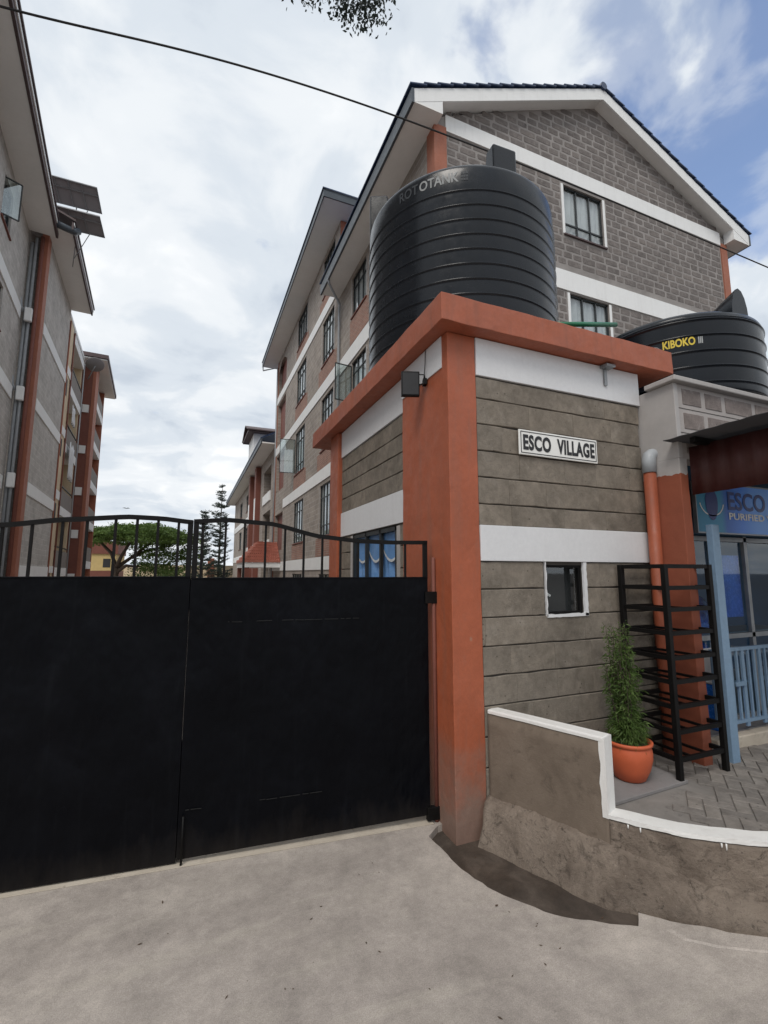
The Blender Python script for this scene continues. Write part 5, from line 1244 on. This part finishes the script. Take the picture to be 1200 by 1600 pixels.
# washing hung out
for (loc, wd, ht, lb) in (((-5.72, 27.0, 6.55), 1.5, 1.75, 'long white sheet hung over the balcony of the left building'), ((-5.66, 26.4, 9.2), 1.0, .9, 'small pale cloth drying on an upper balcony of the left building')):
    m_ = MB(); n = 14; V = []; F = []
    for i in range(n + 1):
        for j in range(7):
            V.append((.05 * math.sin(i * 1.3) * (1 - j / 7), wd * i / n - wd / 2 + .03 * math.sin(j), ht * j / 6 * (1 + .06 * math.sin(i * .9))))
    for i in range(n):
        for j in range(6): F.append((i * 7 + j, (i + 1) * 7 + j, (i + 1) * 7 + j + 1, i * 7 + j + 1))
    m_.add(V, F, True); o = m_.build('hung_cloth', 'cloth_white'); o.location = loc; o.rotation_euler = (0, 0, R(4)); sol = o.modifiers.new('cloth', 'SOLIDIFY'); sol.thickness = .01
    tag(o, lb, 'laundry', 'washing on the balconies')
# solar panels on the roof
for k, (c0, lb) in enumerate((((-5.75, -3.90, 18.55, 16.30, 19.25, 15.78), 'upper of two solar panels rising above the left eaves'), ((-5.75, -3.74, 18.60, 15.20, 19.25, 14.82), 'lower of two solar panels rising above the left eaves'))):
    xa, xb, ya, za, yb, zb = c0; o = empty('solar_panel', (xb, ya, za), label=lb, cat='solar panel', group='solar panels on the left roof')
    A = Vector((xa - xb, 0, 0)); B = Vector((0, 0, 0)); C = Vector((.10, yb - ya, zb - za)); D = C + A - Vector((0, 0, 0)); D.x = A.x + .10; n = (C - B).cross(A - B).normalized()
    if n.z < 0: n = -n
    m_ = MB(); m_.slab([A, B, C, D], n, .04); m_.build('panel', 'solar_back', o)
    m_ = MB()
    for t_ in (0, .27, .5, .73, 1): m_.bar(B.lerp(A, t_) - n * .02, C.lerp(D, t_) - n * .02, .025, .03, n)
    for t_ in (0.02, .33, .98): m_.bar(B.lerp(C, t_) - n * .02, A.lerp(D, t_) - n * .02, .03, .03, n)
    m_.build('frame', 'galvanised', o)
    m_ = MB(); m_.tube([C.lerp(D, .45) - n * .03, C.lerp(D, .48) + Vector((-.05, .3, -1.3))], .02, 6); m_.tube([C.lerp(D, .25) - n * .03, C.lerp(D, .48) + Vector((-.05, .3, -1.0))], .015, 6); m_.build('strut', 'galvanised', o)

# ================================================================== yard background
YH = empty('yellow_house', (-7.6, 50, 0), label='low yellow house with dark brown bands behind the acacia tree', cat='house')
for (n_, mt, z0, z1, d) in (('base_wall', 'brown_paint', 0, 2.2, 0), ('wall', 'yellow_paint', 2.2, 3.75, -.0), ('parapet', 'brown_paint', 3.75, 4.95, .12)):
    m_ = MB(); m_.box(-3.5, 1.25 + d, -d, 6, z0, z1); m_.build(n_, mt, YH)
m_ = MB(); m_.box(.2, .8, -.02, .0, 2.5, 3.3); m_.build('window', 'room_dark', YH)
FWl = empty('yard_wall', (0, 62, 0), label='cream boundary wall with an orange post at the end of the street', cat='wall')
m_ = MB(); m_.box(-12, 6, 0, .3, 0, 2.9); m_.build('wall', 'cream_paint', FWl); m_ = MB(); m_.box(2.1, 2.9, -.1, .4, 0, 3.8); m_.build('post', 'orange_far', FWl)

def leaf_quads(m_, pts, size, rnd, flat=.0):
    for p in pts:
        d = Vector((rnd.gauss(0, 1), rnd.gauss(0, 1), rnd.gauss(0, 1 - flat))).normalized(); e = d.cross(Vector((rnd.gauss(0, 1), rnd.gauss(0, 1), rnd.gauss(0, 1)))).normalized()
        s_ = size * rnd.uniform(.6, 1.4); p = Vector(p)
        m_.add([p - d * s_, p + e * s_ * .45, p + d * s_, p - e * s_ * .45], [(0, 1, 2, 3)])
# flat-topped acacia
AC = empty('acacia_tree', (-5.75, 44.5, 0), label='flat topped acacia tree in the yard seen above the gate', cat='tree'); r_ = random.Random(9)
m_ = MB(); m_.tube([(0, 0, 0), (.05, 0, 1.4), (.15, 0, 2.4)], [.34, .28, .25], 12)
limbs = [((.15, 0, 2.4), (1.2, .2, 3.3), (2.6, .3, 4.6), (3.8, .2, 5.3)), ((.15, 0, 2.4), (.5, -.3, 3.4), (1.3, -.8, 4.8)), ((.15, 0, 2.4), (-.3, .2, 3.6), (-1.6, .3, 5.0)), ((1.2, .2, 3.3), (2.3, .9, 3.9), (4.1, 1.2, 4.4)), ((.12, 0, 2.0), (.9, -.3, 2.6), (1.8, -.6, 2.5)), ((2.6, .3, 4.6), (2.2, -.6, 5.4)), ((1.3, -.8, 4.8), (.4, -1, 5.5))]
for L in limbs: m_.tube(L, [.17 * (1 - .22 * i) for i in range(len(L))], 8)
m_.build('trunk', 'bark', AC)
m_ = MB(); pts = []
for c in range(150):
    a = r_.uniform(0, 6.28); q = math.sqrt(r_.random()); cx_, cy_ = 1.9 + 4.3 * q * math.cos(a), 3.0 * q * math.sin(a); cz = 5.75 - .9 * q * q + r_.uniform(-.55, .35)
    for k in range(130): pts.append((cx_ + r_.gauss(0, .42), cy_ + r_.gauss(0, .42), cz + r_.gauss(0, .10)))
for c in range(64):
    cx_, cy_, cz = 3.0 + r_.uniform(-1.8, 2.9), r_.uniform(-1, 1.5), r_.uniform(2.2, 4.6)
    for k in range(60): pts.append((cx_ + r_.gauss(0, .35), cy_ + r_.gauss(0, .3), cz + r_.gauss(0, .12)))
leaf_quads(m_, pts, .115, r_, .4); m_.build('crown', 'acacia_leaf_far', AC)
# shrubs under it
for k, (x, y, w_, h_) in enumerate(((-3.2, 47, 1.7, 2.9), (-1.4, 50, 1.5, 2.5))):
    o = empty('yard_shrub', (x, y, 0), label=('rounded green bush below the acacia crown' if k == 0 else 'smaller green bush right of the acacia, nearer the gate split'), cat='bush', group='bushes under the acacia')
    m_ = MB(); pts = []
    for c in range(70):
        d = Vector((r_.gauss(0, 1), r_.gauss(0, 1), r_.gauss(0, 1))).normalized() * r_.uniform(.5, 1)
        for q in range(45): pts.append((d.x * w_ + r_.gauss(0, .2), d.y * 1.2 + r_.gauss(0, .2), 1.6 + d.z * (h_ - 1.4) * .9 + r_.gauss(0, .18)))
    leaf_quads(m_, pts, .085, r_); m_.build('foliage', 'acacia_leaf_far', o); MB().tube([(0, 0, 0), (0, 0, 1.6)], [.12, .08], 8).build('trunk', 'bark', o)
# two monkey-puzzle like conifers
for (x, y, H_, lb) in ((3.3, 60, 12.9, 'taller dark conifer with tiered branches beside the far eaves'), (1.35, 57, 9.3, 'shorter dark conifer with tiered branches left of the tall one')):
    o = empty('conifer_tree', (x, y, 0), label=lb, cat='tree', group='tiered conifers at the end of the street')
    MB().tube([(0, 0, 0), (0, 0, H_ * .6), (.04, 0, H_)], [.16, .09, .02], 8).build('trunk', 'bark', o); m_ = MB(); br_ = MB(); z = 1.2
    while z < H_ - .25:
        q = (H_ - z) / H_; L = (.25 + 2.3 * q ** .8) * r_.uniform(.65, 1.2); n = r_.choice((4, 5, 6)); a0 = r_.uniform(0, 6.28)
        for k in range(n):
            a = a0 + k * 6.283 / n + r_.uniform(-.2, .2); d = Vector((math.cos(a), math.sin(a), 0)); Lk = L * r_.uniform(.45, 1.15); sl_ = r_.uniform(-.18, .16)
            zj = z + r_.uniform(-.22, .22); P = [Vector((0, 0, zj)) + d * Lk * t_ + Vector((0, 0, Lk * (sl_ * t_ + .30 * t_ ** 3))) for t_ in (0, .33, .66, 1)]
            br_.tube(P, [.035, .028, .02, .01], 5, False)
            for j in range(int(34 * Lk) + 6):
                t_ = r_.uniform(.25, 1); i = min(2, int(t_ * 3)); p = P[i].lerp(P[i + 1], t_ * 3 - i); e = Vector((r_.gauss(0, .12), r_.gauss(0, .12), abs(r_.gauss(.10, .10)))); sdv = d.cross(Vector((0, 0, 1))) * r_.gauss(0, .22)
                p2 = p + e + sdv; m_.add([p, p.lerp(p2, .5) + Vector((0, 0, .035)), p2, p.lerp(p2, .5) - Vector((0, 0, .035))], [(0, 1, 2, 3)]); pp_ = p + Vector((r_.gauss(0, .1), r_.gauss(0, .1), r_.gauss(.05, .06))); leaf_quads(m_, [pp_], .07, r_)
        z += r_.uniform(.38, .75)
    m_.build('crown', 'pine_leaf_far', o); br_.build('branches', 'bark', o)

# ================================================================== overhead wire
# measured span, a shallow smooth curve anchored on the near wing's wall
wp = []
for k in range(41):
    X = -5.3 + 24.4 * k / 40; Yw = 7.86 - .012 * (X + 4.9); a = X / Yw
    P7 = [(-.72, 1.075), (-.383, 1.0865), (-.2561, 1.1285), (-.0955, 1.160), (.0875, 1.1905), (.455, 1.2217), (.6136, 1.224), (1.034, 1.2347), (1.85, 1.2299), (2.105, 1.2276), (2.6, 1.224)]
    for i in range(len(P7) - 1):
        if P7[i][0] <= a <= P7[i + 1][0]:
            t_ = (a - P7[i][0]) / (P7[i + 1][0] - P7[i][0]); z7 = P7[i][1] + (P7[i + 1][1] - P7[i][1]) * t_
    wp.append([X, Yw, 2 + z7 * Yw])
for _ in range(6):
    zz2 = [p[2] for p in wp]
    for i in range(1, 40): wp[i][2] = (zz2[i - 1] + 2 * zz2[i] + zz2[i + 1]) / 4
def catmull(P, n=8):
    P = [Vector(p) for p in P]; out = []
    for i in range(len(P) - 1):
        p0_, p1_, p2_, p3_ = P[max(i - 1, 0)], P[i], P[i + 1], P[min(i + 2, len(P) - 1)]
        for k in range(n):
            t_ = k / n; out.append(.5 * ((2 * p1_) + (p2_ - p0_) * t_ + (2 * p0_ - 5 * p1_ + 4 * p2_ - p3_) * t_ ** 2 + (3 * p1_ - p0_ - 3 * p2_ + p3_) * t_ ** 3))
    return out + [P[-1]]
tag(MB().tube(catmull(wp, 3), .019, 6).build('overhead_cable', 'cable_black'), 'single dark overhead cable strung across the street below the clouds', 'cable')

# ================================================================== overhanging street tree (only the tips of one limb reach the picture)
ST = empty('street_tree', (-3.4, -2.6, 0), label='street tree whose leafy twigs hang in at the top edge of the picture', cat='tree')
O = Vector((-3.4, -2.6, 0))
def rel(*p): return Vector(p) - O
m_ = MB(); m_.tube([rel(-3.4, -2.6, -.05), rel(-3.35, -2.55, 2.5), rel(-3.1, -2.2, 5.2), rel(-2.4, -1.2, 7.0), rel(-1.2, .6, 8.3), rel(.2, 2.4, 9.0), rel(1.0, 3.6, 9.1)], [.24, .2, .17, .13, .09, .06, .03], 12)
twigs = [((.2, 2.4, 9.0), (.6, 3.3, 8.7), (.80, 3.95, 8.05)), ((1.0, 3.6, 9.1), (1.25, 3.9, 8.7), (1.40, 4.0, 8.05)), ((.6, 3.0, 9.05), (1.1, 3.8, 8.6), (1.22, 4.0, 8.15)), ((1.0, 3.6, 9.1), (1.6, 4.0, 8.9), (1.62, 4.05, 8.3))]
for T_ in twigs: m_.tube([rel(*p) for p in T_], [.022, .014, .006], 6)
m_.build('trunk', 'bark', ST); m_ = MB(); r_ = random.Random(4)
cl = [(.66, 4, 7.93, .07, 50), (.80, 4, 7.86, .07, 70), (.94, 4, 7.95, .07, 45), (1.15, 4, 8.02, .08, 70), (1.22, 4, 7.93, .07, 70), (1.30, 4, 8.05, .10, 110), (1.40, 4, 7.98, .08, 90), (1.50, 4, 8.10, .09, 100), (1.60, 4, 8.20, .09, 90), (1.46, 4, 7.86, .045, 22), (1.56, 4, 7.97, .05, 26), (1.33, 4.0, 8.3, .15, 160), (.9, 3.9, 8.3, .15, 160), (1.1, 3.6, 8.7, .25, 260), (.3, 2.8, 8.9, .3, 300)]
for (x, y, z, s_, n) in cl:
    for k in range(n):
        p = rel(x + r_.gauss(0, s_), y + r_.gauss(0, s_), z + r_.gauss(0, s_ * .8)); d = Vector((r_.gauss(0, .6), r_.gauss(0, .6), -abs(r_.gauss(.7, .4)))).normalized(); e = d.cross(Vector((r_.gauss(0, 1), r_.gauss(0, 1), 0))).normalized()
        L = r_.uniform(.035, .065); m_.add([p, p + d * L * .45 + e * L * .3, p + d * L, p + d * L * .45 - e * L * .3], [(0, 1, 2, 3)])
m_.build('crown', 'overhead_leaf', ST)
# a bird in the far sky
bd = MB(); bd.add([(-.28, 0, .07), (-.1, .0, .10), (0, .08, .03), (.1, 0, .1), (.28, 0, .05), (0, -.1, 0), (0, .16, .0), (0, 0, .06)], [(0, 1, 5), (1, 7, 5), (7, 3, 5), (3, 4, 5), (1, 2, 7), (7, 2, 3), (2, 6, 7)])
b0 = bd.build('bird', 'sign_black'); b0.location = (-4.66, 40, 6.85); tag(b0, 'tiny dark bird in the pale sky above the gate', 'bird')
